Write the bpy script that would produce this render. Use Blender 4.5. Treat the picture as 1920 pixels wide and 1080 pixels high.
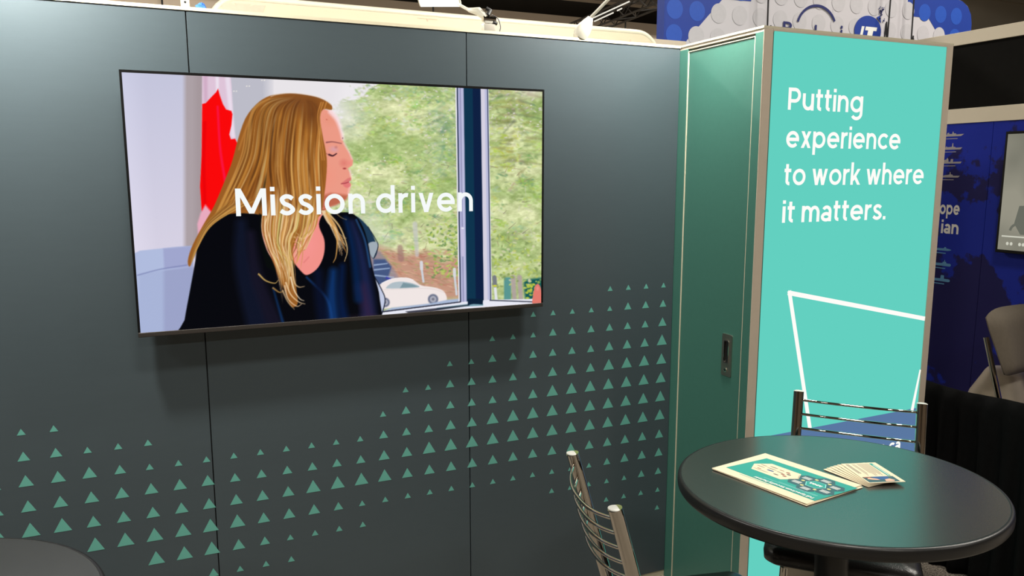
import bpy, math, random
import numpy as np
from mathutils import Vector, Matrix

for o in list(bpy.data.objects): bpy.data.objects.remove(o)
scene = bpy.context.scene
C = scene.collection

# ---------------------------------------------------------------- camera
CAM = np.array((0.5769, -2.8269, 1.8869)); YAW, PITCH, FPX = 0.4152, -0.1490, 1445.43
_f = np.array((math.sin(YAW)*math.cos(PITCH), math.cos(YAW)*math.cos(PITCH), math.sin(PITCH)))
_r = np.array((math.cos(YAW), -math.sin(YAW), 0.)); _u = np.cross(_r, _f)
cd = bpy.data.cameras.new('camera'); cam = bpy.data.objects.new('camera', cd); C.objects.link(cam)
cam.matrix_world = Matrix(((_r[0], _u[0], -_f[0], CAM[0]), (_r[1], _u[1], -_f[1], CAM[1]), (_r[2], _u[2], -_f[2], CAM[2]), (0, 0, 0, 1)))
cd.sensor_fit = 'HORIZONTAL'; cd.sensor_width = 36; cd.lens = 36*FPX/1920; cd.clip_start = .05; cd.clip_end = 100
scene.camera = cam

# ---------------------------------------------------------------- world, hall light, exposure
wd = bpy.data.worlds.new('hall_air'); scene.world = wd; wd.use_nodes = True
wd.node_tree.nodes['Background'].inputs[0].default_value = (.62, .58, .52, 1); wd.node_tree.nodes['Background'].inputs[1].default_value = .05
vs = scene.view_settings
vs.view_transform = 'Standard'; vs.look = 'None'; vs.exposure = 0; vs.gamma = 1; vs.use_curve_mapping = False
scene.display_settings.display_device = 'sRGB'

def area(name, loc, target, sx, sy, power, col=(1, .96, .88), spread=180):
    l = bpy.data.lights.new(name, 'AREA'); l.shape = 'RECTANGLE'; l.size = sx; l.size_y = sy; l.energy = power; l.color = col; l.spread = math.radians(spread)
    o = bpy.data.objects.new(name, l); C.objects.link(o); o.location = loc
    o.rotation_euler = (Vector(target)-Vector(loc)).to_track_quat('-Z', 'Y').to_euler()
    return o
HALL_W = 180            # each high lamp of the hall, added ones included
HALL = [(x, y) for y in (-9., -3.2, 6.5) for x in (-5.5, 1.2, 8.)]
HALL += [(6.6, -.7), (9.5, -1.6)]  # extra unseen lamps, added to brighten the sign and neighbouring booth
for i, (x, y) in enumerate(HALL): area('hall_and_added_light', (x, y, 6.85), (x, y, 0), 1.3, .5, HALL_W*(2.6 if y > 0 else 1.3 if y > -2 else 1), (1, .95, .86))
SPOT_W = 50             # each arm lamp over the booth wall

# ---------------------------------------------------------------- helpers
def lin(c):
    return tuple(((v/255)/12.92 if v/255 <= .04045 else ((v/255+.055)/1.055)**2.4) for v in c)

def tag(o, label=None, cat=None, group=None, kind=None):
    if label: o['label'] = label
    if cat: o['category'] = cat
    if group: o['group'] = group
    if kind: o['kind'] = kind
    return o

def empty(name, loc=(0, 0, 0), rz=0., parent=None):
    o = bpy.data.objects.new(name, None); C.objects.link(o); o.location = loc; o.rotation_euler = (0, 0, rz); o.empty_display_size = .1
    if parent: o.parent = parent
    return o

class MB:
    def __init__(s): s.v = []; s.f = []
    def add(s, vs, fs):
        n = len(s.v); s.v += [tuple(map(float, p)) for p in vs]; s.f += [tuple(i+n for i in f) for f in fs]; return s
    def box(s, a, b, M=None):
        x0, y0, z0 = a; x1, y1, z1 = b
        vs = [(x0, y0, z0), (x1, y0, z0), (x1, y1, z0), (x0, y1, z0), (x0, y0, z1), (x1, y0, z1), (x1, y1, z1), (x0, y1, z1)]
        if M: vs = [M @ Vector(p) for p in vs]
        return s.add(vs, [(3, 2, 1, 0), (4, 5, 6, 7), (0, 1, 5, 4), (1, 2, 6, 5), (2, 3, 7, 6), (3, 0, 4, 7)])
    def prism(s, poly, fn, d0, d1):
        # poly in 2-D, fn(u, v, d) -> point
        if sum(a[0]*b[1]-b[0]*a[1] for a, b in zip(poly, list(poly[1:])+[poly[0]])) < 0: poly = list(poly)[::-1]
        n = len(poly); vs = [fn(u, v, d0) for u, v in poly]+[fn(u, v, d1) for u, v in poly]
        return s.add(vs, [tuple(range(n))[::-1], tuple(range(n, 2*n))]+[(i, (i+1) % n, n+(i+1) % n, n+i) for i in range(n)])
    def tube(s, pts, r, seg=12, cap=True):
        pts = [Vector(p) for p in pts]; n = len(pts); rr = r if hasattr(r, '__len__') else [r]*n
        t0 = (pts[1]-pts[0]).normalized(); a = t0.orthogonal().normalized(); base = len(s.v); vs = []
        for i, p in enumerate(pts):
            t = ((pts[min(i+1, n-1)]-pts[max(i-1, 0)])).normalized()
            a = (a-t*a.dot(t)).normalized(); b = t.cross(a)
            vs += [p+(a*math.cos(k*2*math.pi/seg)+b*math.sin(k*2*math.pi/seg))*rr[i] for k in range(seg)]
        fs = [(i*seg+k, i*seg+(k+1) % seg, (i+1)*seg+(k+1) % seg, (i+1)*seg+k) for i in range(n-1) for k in range(seg)]
        if cap: fs += [tuple(range(seg))[::-1], tuple((n-1)*seg+k for k in range(seg))]
        return s.add(vs, fs)
    def lathe(s, prof, c=(0, 0, 0), seg=48, cap=True):
        vs = []; fs = []; n = len(prof)
        for r, z in prof: vs += [(c[0]+r*math.cos(k*2*math.pi/seg), c[1]+r*math.sin(k*2*math.pi/seg), c[2]+z) for k in range(seg)]
        fs = [(i*seg+k, i*seg+(k+1) % seg, (i+1)*seg+(k+1) % seg, (i+1)*seg+k) for i in range(n-1) for k in range(seg)]
        if cap and prof[0][0] > 1e-6: fs.append(tuple(range(seg))[::-1])
        if cap and prof[-1][0] > 1e-6: fs.append(tuple((n-1)*seg+k for k in range(seg)))
        return s.add(vs, fs)
    def build(s, name, mat, parent=None, smooth=False, bevel=0., angle=40):
        me = bpy.data.meshes.new(name); me.from_pydata(s.v, [], s.f); me.validate(); me.update()
        me.materials.append(mat); o = bpy.data.objects.new(name, me); C.objects.link(o)
        if parent: o.parent = parent
        if smooth:
            for p in me.polygons: p.use_smooth = True
            try: me.set_sharp_from_angle(angle=math.radians(angle))
            except Exception: pass
        if bevel:
            b = o.modifiers.new('soft_edge', 'BEVEL'); b.width = bevel; b.segments = 3; b.limit_method = 'ANGLE'
            for p in me.polygons: p.use_smooth = True
            w = o.modifiers.new('even_shading', 'WEIGHTED_NORMAL'); w.keep_sharp = True
        return o

def node_mat(name): 
    m = bpy.data.materials.new(name); m.use_nodes = True; nt = m.node_tree
    return m, nt, nt.nodes['Principled BSDF']

def mat(name, col, rough=.5, metal=0., var=.06, scale=40., bump=0., bscale=200., stretch=(1, 1, 1), emit=None, estr=0., spec=.5, sheen=0., coat=0.):
    """plain colour with a little grain, fine relief as bump"""
    m, nt, b = node_mat(name); N = nt.nodes; L = nt.links
    tc = N.new('ShaderNodeTexCoord'); mp = N.new('ShaderNodeMapping'); mp.inputs['Scale'].default_value = stretch; L.new(tc.outputs['Object'], mp.inputs[0])
    ns = N.new('ShaderNodeTexNoise'); ns.inputs['Scale'].default_value = scale; ns.inputs['Detail'].default_value = 4; L.new(mp.outputs[0], ns.inputs['Vector'])
    mx = N.new('ShaderNodeMix'); mx.data_type = 'RGBA'
    mx.inputs['A'].default_value = (*[c*(1-var) for c in col], 1); mx.inputs['B'].default_value = (*[min(1, c*(1+var)) for c in col], 1)
    L.new(ns.outputs['Fac'], mx.inputs['Factor']); L.new(mx.outputs['Result'], b.inputs['Base Color'])
    b.inputs['Roughness'].default_value = rough; b.inputs['Metallic'].default_value = metal; b.inputs['Specular IOR Level'].default_value = spec
    if sheen: b.inputs['Sheen Weight'].default_value = sheen
    if coat: b.inputs['Coat Weight'].default_value = coat
    if bump:
        n2 = N.new('ShaderNodeTexNoise'); n2.inputs['Scale'].default_value = bscale; n2.inputs['Detail'].default_value = 3; L.new(mp.outputs[0], n2.inputs['Vector'])
        bp = N.new('ShaderNodeBump'); bp.inputs['Strength'].default_value = bump; bp.inputs['Distance'].default_value = .002; L.new(n2.outputs['Fac'], bp.inputs['Height']); L.new(bp.outputs[0], b.inputs['Normal'])
    if emit:
        b.inputs['Emission Color'].default_value = (*emit, 1); b.inputs['Emission Strength'].default_value = estr
    return m

def glow(name, col, s=1.):
    """something lit from within: a backlit print or a lamp face"""
    m = bpy.data.materials.new(name); m.use_nodes = True; nt = m.node_tree; nt.nodes.clear()
    e = nt.nodes.new('ShaderNodeEmission'); e.inputs[0].default_value = (*col, 1); e.inputs[1].default_value = s
    o = nt.nodes.new('ShaderNodeOutputMaterial'); nt.links.new(e.outputs[0], o.inputs[0]); return m

M = dict(
    slate=mat('slate_laminate', (.049, .067, .077), .34, var=.05, scale=60, bump=.035, bscale=700, stretch=(.2, 1, 1)),
    tri=mat('green_vinyl', (.108, .35, .290), .45, var=.04),
    door=mat('green_laminate', (.048, .156, .122), .42, var=.05, scale=50, bump=.1, bscale=400),
    alu=mat('cream_aluminium', (.58, .53, .39), .38, var=.03),
    gap=mat('dark_joint', (.012, .014, .015), .6),
    taupe=mat('taupe_frame', (.54, .46, .365), .45, var=.04),
    chrome=mat('chrome', (.60, .56, .50), .06, 1., var=.03),
    steel=mat('brushed_steel', (.46, .43, .37), .36, 1., var=.06, scale=80, stretch=(1, 1, .1)),
    top=mat('black_laminate', (.014, .0135, .012), .25, var=.15, scale=300),
    black=mat('black_enamel', (.010, .010, .010), .35),
    vinyl=mat('black_vinyl', (.016, .015, .014), .30, bump=.25, bscale=260),
    bezel=mat('tv_bezel', (.004, .004, .004), .35, spec=.2), bezelb=mat('tv_bottom_bar', (.040, .034, .030), .4, .3),
    paper=mat('cream_paper', (.74, .635, .45), .55, var=.015), tealp=mat('teal_ink', (.020, .30, .25), .5, var=.03), darkp=mat('dark_teal_ink', (.035, .10, .12), .5),
    ink=mat('grey_ink', (.16, .14, .11), .6), whitep=mat('white_ink', (.84, .84, .80), .55), yel=mat('yellow_ink', (.75, .62, .25), .55), bluep=mat('blue_ink', (.03, .09, .26), .5), skinp=mat('peach_ink', (.75, .42, .30), .55), redp=mat('brown_ink', (.30, .12, .08), .55), tealm=mat('light_teal_ink', (.25, .66, .62), .5),
    cream=mat('cream_fabric', (.66, .56, .40), .8, var=.03, scale=6, bump=.1), creamtube=mat('cream_tube', (.74, .67, .51), .4), pink=mat('pale_red_print', (.74, .47, .36), .8, var=.1),
    hall=mat('hall_wall_paint', (.13, .095, .064), .8, var=.06, scale=1.5), hallfar=mat('far_wall_paint', (.66, .55, .43), .8, var=.04, scale=1.5), hallup=mat('hall_upper_cladding', (.10, .09, .075), .8, var=.15, scale=2), ceil=mat('dark_roof_deck', (.028, .027, .024), .9), bulk=mat('bulkhead_paint', (.42, .37, .29), .8, var=.05, scale=2), beam=mat('steel_beam', (.22, .19, .155), .7),
    truss=mat('black_truss', (.012, .010, .008), .5), signblue=mat('sign_blue', (.008, .040, .30), .5, var=.05, scale=5), signwhite=mat('sign_white', (.57, .55, .585), .6, var=.02, scale=5), dotb=mat('sign_blue_dot', (.02, .085, .46), .45), dotw=mat('sign_white_dot', (.525, .51, .54), .6), navy=mat('navy_print', (.008, .014, .12), .5),
    booth=mat('booth_beam_paint', (.68, .60, .46), .5, var=.04, scale=8), boothblack=mat('black_cloth_panel', (.0065, .006, .005), .9, spec=.1, var=.2, scale=30), print=mat('pale_print', (.34, .31, .30), .6), printw=mat('white_letters', (.80, .77, .70), .55), printb=mat('light_blue_print', (.10, .28, .48), .6),
    drape=mat('black_drape', (.0035, .0035, .0035), .9, spec=.08, var=.3, scale=30, bump=.3, sheen=.0), fabric=mat('grey_upholstery', (.135, .11, .080), .85, var=.12, scale=60, bump=.4, bscale=500), tablewhite=mat('cream_table', (.60, .51, .40), .5),
    lampw=mat('lamp_white', (.58, .56, .48), .35), lampg=mat('lamp_grey', (.36, .35, .31), .35, .5), cable=mat('black_cable', (.01, .01, .01), .5), cloth=mat('blue_cloth', (.03, .14, .55), .8),
    cap=mat('pale_grey_cap', (.50, .50, .46), .4),
    tubeglow=glow('tube_face', (.9, .86, .74), 1.),
    lampface=glow('lamp_face', (1., .97, .78), 6.), hallface=glow('hall_lamp_face', (1., .95, .86), 8.),
    teal=glow('backlit_teal', lin((99, 208, 192)), 1.), tealw=glow('backlit_white', (1., .985, .94), 1.), tealb=glow('backlit_slate_blue', lin((90, 120, 162)), 1.), scrw=glow('screen_white', lin((246, 250, 250)), 1.),
)
M['top'].node_tree.nodes['Principled BSDF'].inputs['IOR'].default_value = 3.3
# speckled carpet
def carpet():
    m, nt, b = node_mat('speckled_carpet'); N = nt.nodes; L = nt.links
    tc = N.new('ShaderNodeTexCoord'); ns = N.new('ShaderNodeTexNoise'); ns.inputs['Scale'].default_value = 160; ns.inputs['Detail'].default_value = 3; L.new(tc.outputs['Object'], ns.inputs[0])
    cr = N.new('ShaderNodeValToRGB'); cr.color_ramp.elements[0].position = .38; cr.color_ramp.elements[0].color = (.045, .038, .03, 1); cr.color_ramp.elements[1].position = .62; cr.color_ramp.elements[1].color = (.36, .31, .25, 1)
    L.new(ns.outputs['Fac'], cr.inputs[0]); L.new(cr.outputs[0], b.inputs['Base Color']); b.inputs['Roughness'].default_value = .95
    bp = N.new('ShaderNodeBump'); bp.inputs['Strength'].default_value = .6; bp.inputs['Distance'].default_value = .006; L.new(ns.outputs['Fac'], bp.inputs['Height']); L.new(bp.outputs[0], b.inputs['Normal']); return m
M['carpet'] = carpet()
# blue panel printed with a two-tone map
def mapblue():
    m, nt, b = node_mat('blue_map_print'); N = nt.nodes; L = nt.links
    tc = N.new('ShaderNodeTexCoord'); ns = N.new('ShaderNodeTexNoise'); ns.inputs['Scale'].default_value = 1.9; ns.inputs['Detail'].default_value = 7; ns.inputs['Roughness'].default_value = .55; L.new(tc.outputs['Object'], ns.inputs[0])
    cr = N.new('ShaderNodeValToRGB'); cr.color_ramp.elements[0].position = .47; cr.color_ramp.elements[0].color = (.014, .012, .080, 1); cr.color_ramp.elements[1].position = .485; cr.color_ramp.elements[1].color = (.011, .024, .30, 1)
    L.new(ns.outputs['Fac'], cr.inputs[0]); L.new(cr.outputs[0], b.inputs['Base Color']); b.inputs['Roughness'].default_value = .6; b.inputs['Specular IOR Level'].default_value = .15; return m
M['mapblue'] = mapblue()

# ---------------------------------------------------------------- lettering: strokes of even weight
def _arc(cx, cy, rx, ry, a0, a1, n=26):
    return [(cx+rx*math.cos(math.radians(a0+(a1-a0)*i/n)), cy+ry*math.sin(math.radians(a0+(a1-a0)*i/n))) for i in range(n+1)]
def _spl(P, n=7):
    P = [np.array(p, float) for p in P]; P = [2*P[0]-P[1]]+P+[2*P[-1]-P[-2]]; out = []
    for i in range(1, len(P)-2):
        a, b, c, d = P[i-1:i+3]
        out += [tuple(.5*((2*b)+(c-a)*t+(2*a-5*b+4*c-d)*t*t+(3*b-a-3*c+d)*t**3)) for t in [k/n for k in range(n)]]
    return out+[tuple(P[-2])]
def glyph(ch, w):
    h = w/2; X = .54; A = .76; CP = .70; D = -.22; rx = .205; ry = X/2-h; x2 = h+2*rx; ax = .165; ay = .19
    o = _arc(h+rx, X/2, rx, ry, 0, 360, 44)
    arch = lambda x, a: [(x, X*.45)]+_arc(x+a, X-h-ay, a, ay, 180, 0)+[(x+2*a, 0)]
    if ch == ' ': return [], .20
    if ch == '.': return [[(h, 0), (h, w*1.05)]], w
    if ch == 'o': return [o], x2+h
    if ch == 'c': return [_arc(h+rx, X/2, rx, ry, 42, 318)], x2-.02
    if ch == 'e': return [[(h, X/2), (x2, X/2)], _arc(h+rx, X/2, rx, ry, -math.degrees(math.asin(h/ry)), 318, 30)], x2+h
    if ch == 'd': return [o, [(x2, 0), (x2, A)]], x2+h
    if ch == 'p': return [o, [(h, D), (h, X)]], x2+h
    if ch == 'g': return [o, [(x2, X), (x2, -.03)]+_arc(x2-.19, -.03, .19, .17, 0, -150)], x2+h
    if ch == 'q': return [o, [(x2, X), (x2, D)]], x2+h
    if ch == 'b': return [o, [(h, 0), (h, A)]], x2+h
    if ch == 'a': return [[(.34, 0), (.34, X*.62)]+_arc(.20, X*.62, .14, X*.38-h, 0, 150), _arc(.19, X*.29, .15, X*.29-h*.9, 90, 450, 24)], .34+h
    if ch == 'n': return [[(h, 0), (h, X)], arch(h, ax)], h+2*ax+h
    if ch == 'h': return [[(h, 0), (h, A)], arch(h, ax)], h+2*ax+h
    if ch == 'm': return [[(h, 0), (h, X)], arch(h, .145), arch(h+.29, .145)], h+.58+h
    if ch == 'u': return [[(h, X), (h, X*.5)], [(x, X-y) for x, y in arch(h, ax)], [(h+2*ax, 0), (h+2*ax, X)]], h+2*ax+h
    if ch == 'r': return [[(h, 0), (h, X)], [(h, X*.45)]+_arc(h+.17, X-h-ay, .17, ay, 180, 75)], .26
    if ch == 'i': return [[(h, 0), (h, X)], [(h, X+.085), (h, X+.085+w)]], w
    if ch == 'l': return [[(h, 0), (h, A)]], w
    if ch == 't': return [[(.11, X+.15), (.11, .14)]+_arc(.21, .14, .10, .14-h, 180, 275), [(0, X-h), (.27, X-h)]], .27
    if ch == 'k': return [[(h, 0), (h, A)], ('d', (h*1.3, .13), (.35, X)), ('d', (.17, .30), (.37, 0))], .42
    if ch == 'v': return [('d', (.06, X), (.215, 0)), ('d', (.37, X), (.215, 0))], .43
    if ch == 'w': return [('d', (.06, X), (.195, 0)), ('d', (.325, X), (.195, 0)), ('d', (.325, X), (.455, 0)), ('d', (.59, X), (.455, 0))], .65
    if ch == 'x': return [('d', (.07, 0), (.35, X)), ('d', (.07, X), (.35, 0))], .42
    if ch == 'y': return [('d', (.06, X), (.215, 0)), ('d', (.37, X), (.14, D))], .43
    if ch == 's': return [_spl([(.335, X*.78), (.26, X-h*1.15), (.16, X-h), (.075, X*.77), (.12, X*.57), (.25, X*.45), (.335, X*.26), (.24, h), (.13, h*1.05), (.035, X*.22)])], .37
    if ch == 'M': return [[(h, 0), (h, CP)], [(.74-h, 0), (.74-h, CP)], ('d', (h*1.25, CP), (.37, .06)), ('d', (.74-h*1.25, CP), (.37, .06))], .74
    if ch == 'P': return [[(h, 0), (h, CP)], [(h, CP-h), (.25, CP-h)]+_arc(.25, CP-h-.18, .17, .18, 90, -90)+[(h, CP-h-.36)]], .25+.17+h
    if ch == 'R': return [[(h, 0), (h, CP)], [(h, CP-h), (.25, CP-h)]+_arc(.25, CP-h-.17, .17, .17, 90, -90)+[(h, CP-h-.34)], [(.22, CP-h-.34), (.42, 0)]], .45
    if ch == 'F': return [[(h, 0), (h, CP)], [(h, CP-h), (.42, CP-h)], [(h, .36), (.38, .36)]], .42
    if ch == 'S': return [_spl([(.42, CP*.78), (.33, CP-h*1.2), (.2, CP-h), (.08, CP*.77), (.14, CP*.57), (.3, CP*.45), (.42, CP*.26), (.3, h), (.17, h*1.05), (.04, CP*.22)])], .46
    if ch == 'I': return [[(h, 0), (h, CP)]], w
    if ch == 'T': return [[(.22, 0), (.22, CP)], [(0, CP-h), (.44, CP-h)]], .44
    if ch == 'A': return [('d', (.05, 0), (.26, CP)), ('d', (.47, 0), (.26, CP)), [(.12, .2), (.4, .2)]], .52
    if ch == 'D': return [[(h, 0), (h, CP)], [(h, CP-h), (.2, CP-h)]+_arc(.2, CP/2, .26, CP/2-h, 90, -90)+[(h, h)]], .46+h
    if ch == 'G': return [_arc(.3, CP/2, .26, CP/2-h, 50, 350)+[(.3, CP/2-.03)]], .58
    return [], .3
def ribbon(pts, w):
    P = [Vector((*p, 0)) for p in pts]; Q = [P[0]]
    for p in P[1:]:
        if (p-Q[-1]).length > 1e-5: Q.append(p)
    P = Q; closed = (P[0]-P[-1]).length < 1e-4
    if closed: P = P[:-1]
    n = len(P); L = []; Rr = []
    for i in range(n):
        a = P[i-1] if (i > 0 or closed) else None; b = P[(i+1) % n] if (i < n-1 or closed) else None
        d1 = (P[i]-a).normalized() if a is not None else None; d2 = (b-P[i]).normalized() if b is not None else None
        d1 = d1 or d2; d2 = d2 or d1
        nn = Vector((-(d1.y+d2.y), d1.x+d2.x, 0)); nn = nn.normalized() if nn.length > 1e-6 else Vector((-d1.y, d1.x, 0))
        k = (w/2)/max(.78, nn.dot(Vector((-d1.y, d1.x, 0))))
        L.append(P[i]+nn*k); Rr.append(P[i]-nn*k)
    f = [(i, i+1, n+i+1, n+i) for i in range(n-1)]
    if closed: f.append((n-1, 0, n, 2*n-1))
    return [(p.x, p.y) for p in L+Rr], f
def lettering(name, text, fn, width, size, w, mat_, parent, gap=.075, label=None):
    """fn(u, v) -> point; stretched so the line is `width` long; one mesh a word"""
    x = 0; words = [[]]
    for ch in text:
        st, adv = glyph(ch, w)
        if ch == ' ': words.append([])
        else: words[-1].append((x, st))
        x += adv+(gap if ch != ' ' else 0)
    k = width/(x-gap)
    p0 = Vector(fn(0, 0)); nr = (Vector(fn(1, 0))-p0).cross(Vector(fn(0, 1))-p0).normalized(); cnt = 0
    for S in words:
        mb = MB()
        for x0, st in S:
            for p in st:
                if p[0] == 'd':
                    (ax, ay), (bx, by) = p[1:]; hw = w/2*math.hypot(bx-ax, by-ay)/abs(by-ay)
                    v, f = [(ax-hw+x0, ay), (ax+hw+x0, ay), (bx+hw+x0, by), (bx-hw+x0, by)], [(0, 1, 2, 3)]
                else: v, f = ribbon([(a+x0, b) for a, b in p], w)
                mb.add([Vector(fn(a*k, b*size))+nr*(.000025*(cnt % 6)) for a, b in v], f); cnt += 1
        o = mb.build(name, mat_, parent)
        if label: o['label'] = label

# ================================================================ the setting
def struct(name, mb, m, parent=None, **k):
    o = mb.build(name, m, parent, **k)
    if not parent: o['kind'] = 'structure'
    return o
struct('floor', MB().box((-11, -13, -.05), (24, 12, 0)), M['carpet'])
struct('ceiling', MB().box((-11, -13, 7.2), (24, 13, 7.3)), M['ceil'])
struct('wall_far', MB().box((-11, 12, 0), (24, 12.2, 5.1)), M['hallfar'])
struct('wall_upper', MB().box((-11, 12.9, 4.9), (24, 13.1, 7.2)), M['hallup'])
struct('wall_left', MB().box((-11.2, -13, 0), (-11, 13, 7.2)), M['hall'])
struct('wall_right', MB().box((24, -13, 0), (24.2, 13, 7.2)), M['hall'])
struct('wall_front', MB().box((-11, -13.2, 0), (24, -13, 7.2)), M['hall'])

# booth back wall: rail, panels, printed triangles
H = 2.42; XC = 2.6101; PWD = .9755; XS = [XC-PWD*k for k in (4, 3, 2, 1, 0)]
wb = MB().box((XS[0], .004, 0), (XC, .034, .03)).box((XS[0], -.004, 2.409), (XC+.002, .038, H))
pass
wall = struct('wall_back', wb, M['alu'])
wall['label'] = 'dark slate booth wall of tall panels with green triangles'
gp = MB().box((XS[0], .016, .03), (XC, .030, 2.409)); gp.build('backing', M['gap'], wall)
stub = MB().box((XS[2]-.012, .006, H), (XS[2]+.014, .010, 2.52)).box((XS[2]-.012, .032, H), (XS[2]+.014, .036, 2.52)).box((XS[2]-.012, .010, H), (XS[2]-.006, .032, 2.52)).box((XS[2]+.008, .010, H), (XS[2]+.014, .032, 2.52))
so = stub.build('post_stub', M['alu'], wall); so['label'] = 'open end of a cream aluminium post'
MB().tube([(XS[2]+.001, .0055, 2.436), (XS[2]+.001, .0062, 2.436)], .004, 12).build('bolt_hole', M['gap'], wall)
panels = []
for i in range(4):
    p = MB().box((XS[i]+.0022, 0, .03), (XS[i+1]-.0016, .015, 2.409)).build('wall_panel', M['slate'], wall, bevel=.0008); panels.append(p)
TRI = {}
for k, (w, h) in {1: (.0250, .0215), 2: (.0355, .0310), 3: (.0435, .0385), 4: (.0535, .0475)}.items():
    m = MB().prism([(-w/2, 0), (w/2, 0), (0, h)], lambda u, v, d: (u, d, v), 0, -.0006)
    me = bpy.data.meshes.new('triangle_print'); me.from_pydata(m.v, [], m.f); me.materials.append(M['tri']); TRI[k] = me
# one string a row, from the rightmost column leftwards; the digit is the size, a dot is none
ROWS = [
    '1111',
    '22211111',
    '3222222111',
    '433322222211',
    '44443332222211............11',
    '4444444332222' + '21........11122',
    '444444444433222' + '111111111233' + '33',
    '4444444444444332222223333333' + '3',
    '33333333333333444433333333' + '44' + '3',
    '3332111111111111233344444444'[:26],
    '2211111........111123444',
    '1111..............1112',
    '1',
]
ROWS[5] = '44444443322222' + '1' + '........' + '111' + '22'
ROWS[6] = '4444444444332' + '22' + '111111111' + '2333' + '3'
ROWS[7] = '44444444444443322222233333333'.replace('4433222222', '443322222 2'.replace(' ', ''))
ROWS[9] = '3332111111111111' + '2333' + '444444'
ROWS[10] = '2211111' + '........' + '1111' + '23' + '444'
for r, row in enumerate(ROWS):
    for c, ch in enumerate(row):
        if ch == '.': continue
        x = 2.558-c*.09135; z = 1.381-r*.0868+.0005*c
        o = bpy.data.objects.new('triangle_print', TRI[int(ch)]); C.objects.link(o); o.location = (x, 0, z)
        o.parent = panels[max(0, min(3, int((x-XS[0])/PWD)))]

# hall beams over the far wall, in view above the booth
for i, (y, z, hgt) in enumerate(((11.2, 5.28, .22), (10.2, 5.5, .3), (9.0, 6.1, .35))):
    struct('trim_%d' % (i+1), MB().box((-11, y, z), (24, y+.25, z+hgt)), M['beam'])
for i, x in enumerate((6.2, 9.4, 12.8, 16.5, 19.5, 22.)):
    struct('trim_%d' % (i+4), MB().box((x, 4, 6.2), (x+.16, 12.8, 6.5)), M['beam'])
for x, lb in ((.65, 'thin cable before the far hall wall, left of the cream display'), (5.35, 'thin cable before the far hall wall, behind the flood lamp'), (9.6, 'thin cable before the far hall wall, between truss and blue sign')):
    o = MB().tube([(x, 11.7, 0), (x, 11.7, 7.2)], .016, 6).build('hanging_cable', M['cable']); tag(o, lb, 'cable', 'cables before the far wall')

struct('trim_10', MB().box((15.2, 9.5, 4.4), (23.9, 9.9, 5.75)).box((15.2, 9.42, 5.75), (23.9, 9.9, 5.85)), M['bulk'])

# ================================================================ storage tower with door and lit front
TW = 1.0118; TD = .511
tower = empty('storage_tower', (XC, 0, 0))
tag(tower, 'green storage tower with narrow door and backlit turquoise front', 'closet')
X = lambda x: x   # local x runs right from the wall corner, local y towards the wall
MB().box((0, -.0522, 0), (.05, .03, 2.40)).build('corner_post', M['door'], tower, bevel=.001)
MB().box((0, -.5080, 0), (.05, -.4645, 2.40)).build('corner_post', M['door'], tower, bevel=.001)
MB().box((0.0015, -.5080, 2.400), (.05, .03, 2.412)).build('header', M['taupe'], tower)
MB().box((-.002, -TD, 2.412), (TW+.001, .034, H)).box((.05, -.48, 2.395), (TW-.05, .02, 2.412)).build('top_rail', M['alu'], tower)
door = MB().box((.004, -.4600, .02), (.030, -.0575, 2.3855)).build('door', M['door'], tower, bevel=.001)
for a, b in (((.001, -.0567, .02), (.012, -.0530, 2.390)), ((.001, -.4642, .02), (.012, -.4607, 2.390)), ((.001, -.4607, 2.3865), (.012, -.0567, 2.390))):
    MB().box(a, b).build('edge_trim', M['alu'], tower)
MB().box((.034, -.4645, .01), (.045, -.0522, 2.392)).build('door_backing', M['gap'], tower)
# recessed pull and lock
y0, y1, z0, z1 = -.4075, -.3480, 1.064, 1.2375
sy0, sy1, sz0, sz1 = -.3890, -.3640, 1.121, 1.209
hd = MB()
def rrect(a0, b0, a1, b1, r, n=5):
    out = []
    for cx, cy, s in ((a1-r, b0+r, -90), (a1-r, b1-r, 0), (a0+r, b1-r, 90), (a0+r, b0+r, 180)):
        out += [(cx+r*math.cos(math.radians(s+90*i/n)), cy+r*math.sin(math.radians(s+90*i/n))) for i in range(n+1)]
    return out
def ring(mb, outer, inner, fn, d0, d1):
    n = len(outer); vs = [fn(*p, d0) for p in outer]+[fn(*p, d0) for p in inner]+[fn(*p, d1) for p in outer]+[fn(*p, d1) for p in inner]; fs = []
    for i in range(n):
        j = (i+1) % n; fs += [(2*n+i, 2*n+j, 3*n+j, 3*n+i), (i, n+i, n+j, j), (i, j, 2*n+j, 2*n+i), (n+i, 3*n+i, 3*n+j, n+j)]
    return mb.add(vs, fs)
face = lambda u, v, d: (d, u, v)
ring(hd, rrect(y0, z0, y1, z1, .006), rrect(sy0, sz0, sy1, sz1, .006), face, .004, -.0005)
hp = hd.build('pull_handle', M['steel'], door); hp['label'] = 'flush steel pull plate with lock'
ring(MB(), rrect(sy0-.004, sz0-.004, sy1+.004, sz1+.004, .008), rrect(sy0, sz0, sy1, sz1, .006), face, .002, -.003).build('pull_lip', M['chrome'], door)
MB().prism(rrect(sy0, sz0, sy1, sz1, .006), face, .0032, .0036).build('pull_recess', M['black'], door)
MB().tube([(.002, -.3765, 1.0895), (-.004, -.3765, 1.0895)], .0085, 20).build('lock_ring', M['chrome'], door, smooth=True)
MB().tube([(-.0035, -.3765, 1.0895), (-.0046, -.3765, 1.0895)], .0055, 16).build('lock_core', M['black'], door)
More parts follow.
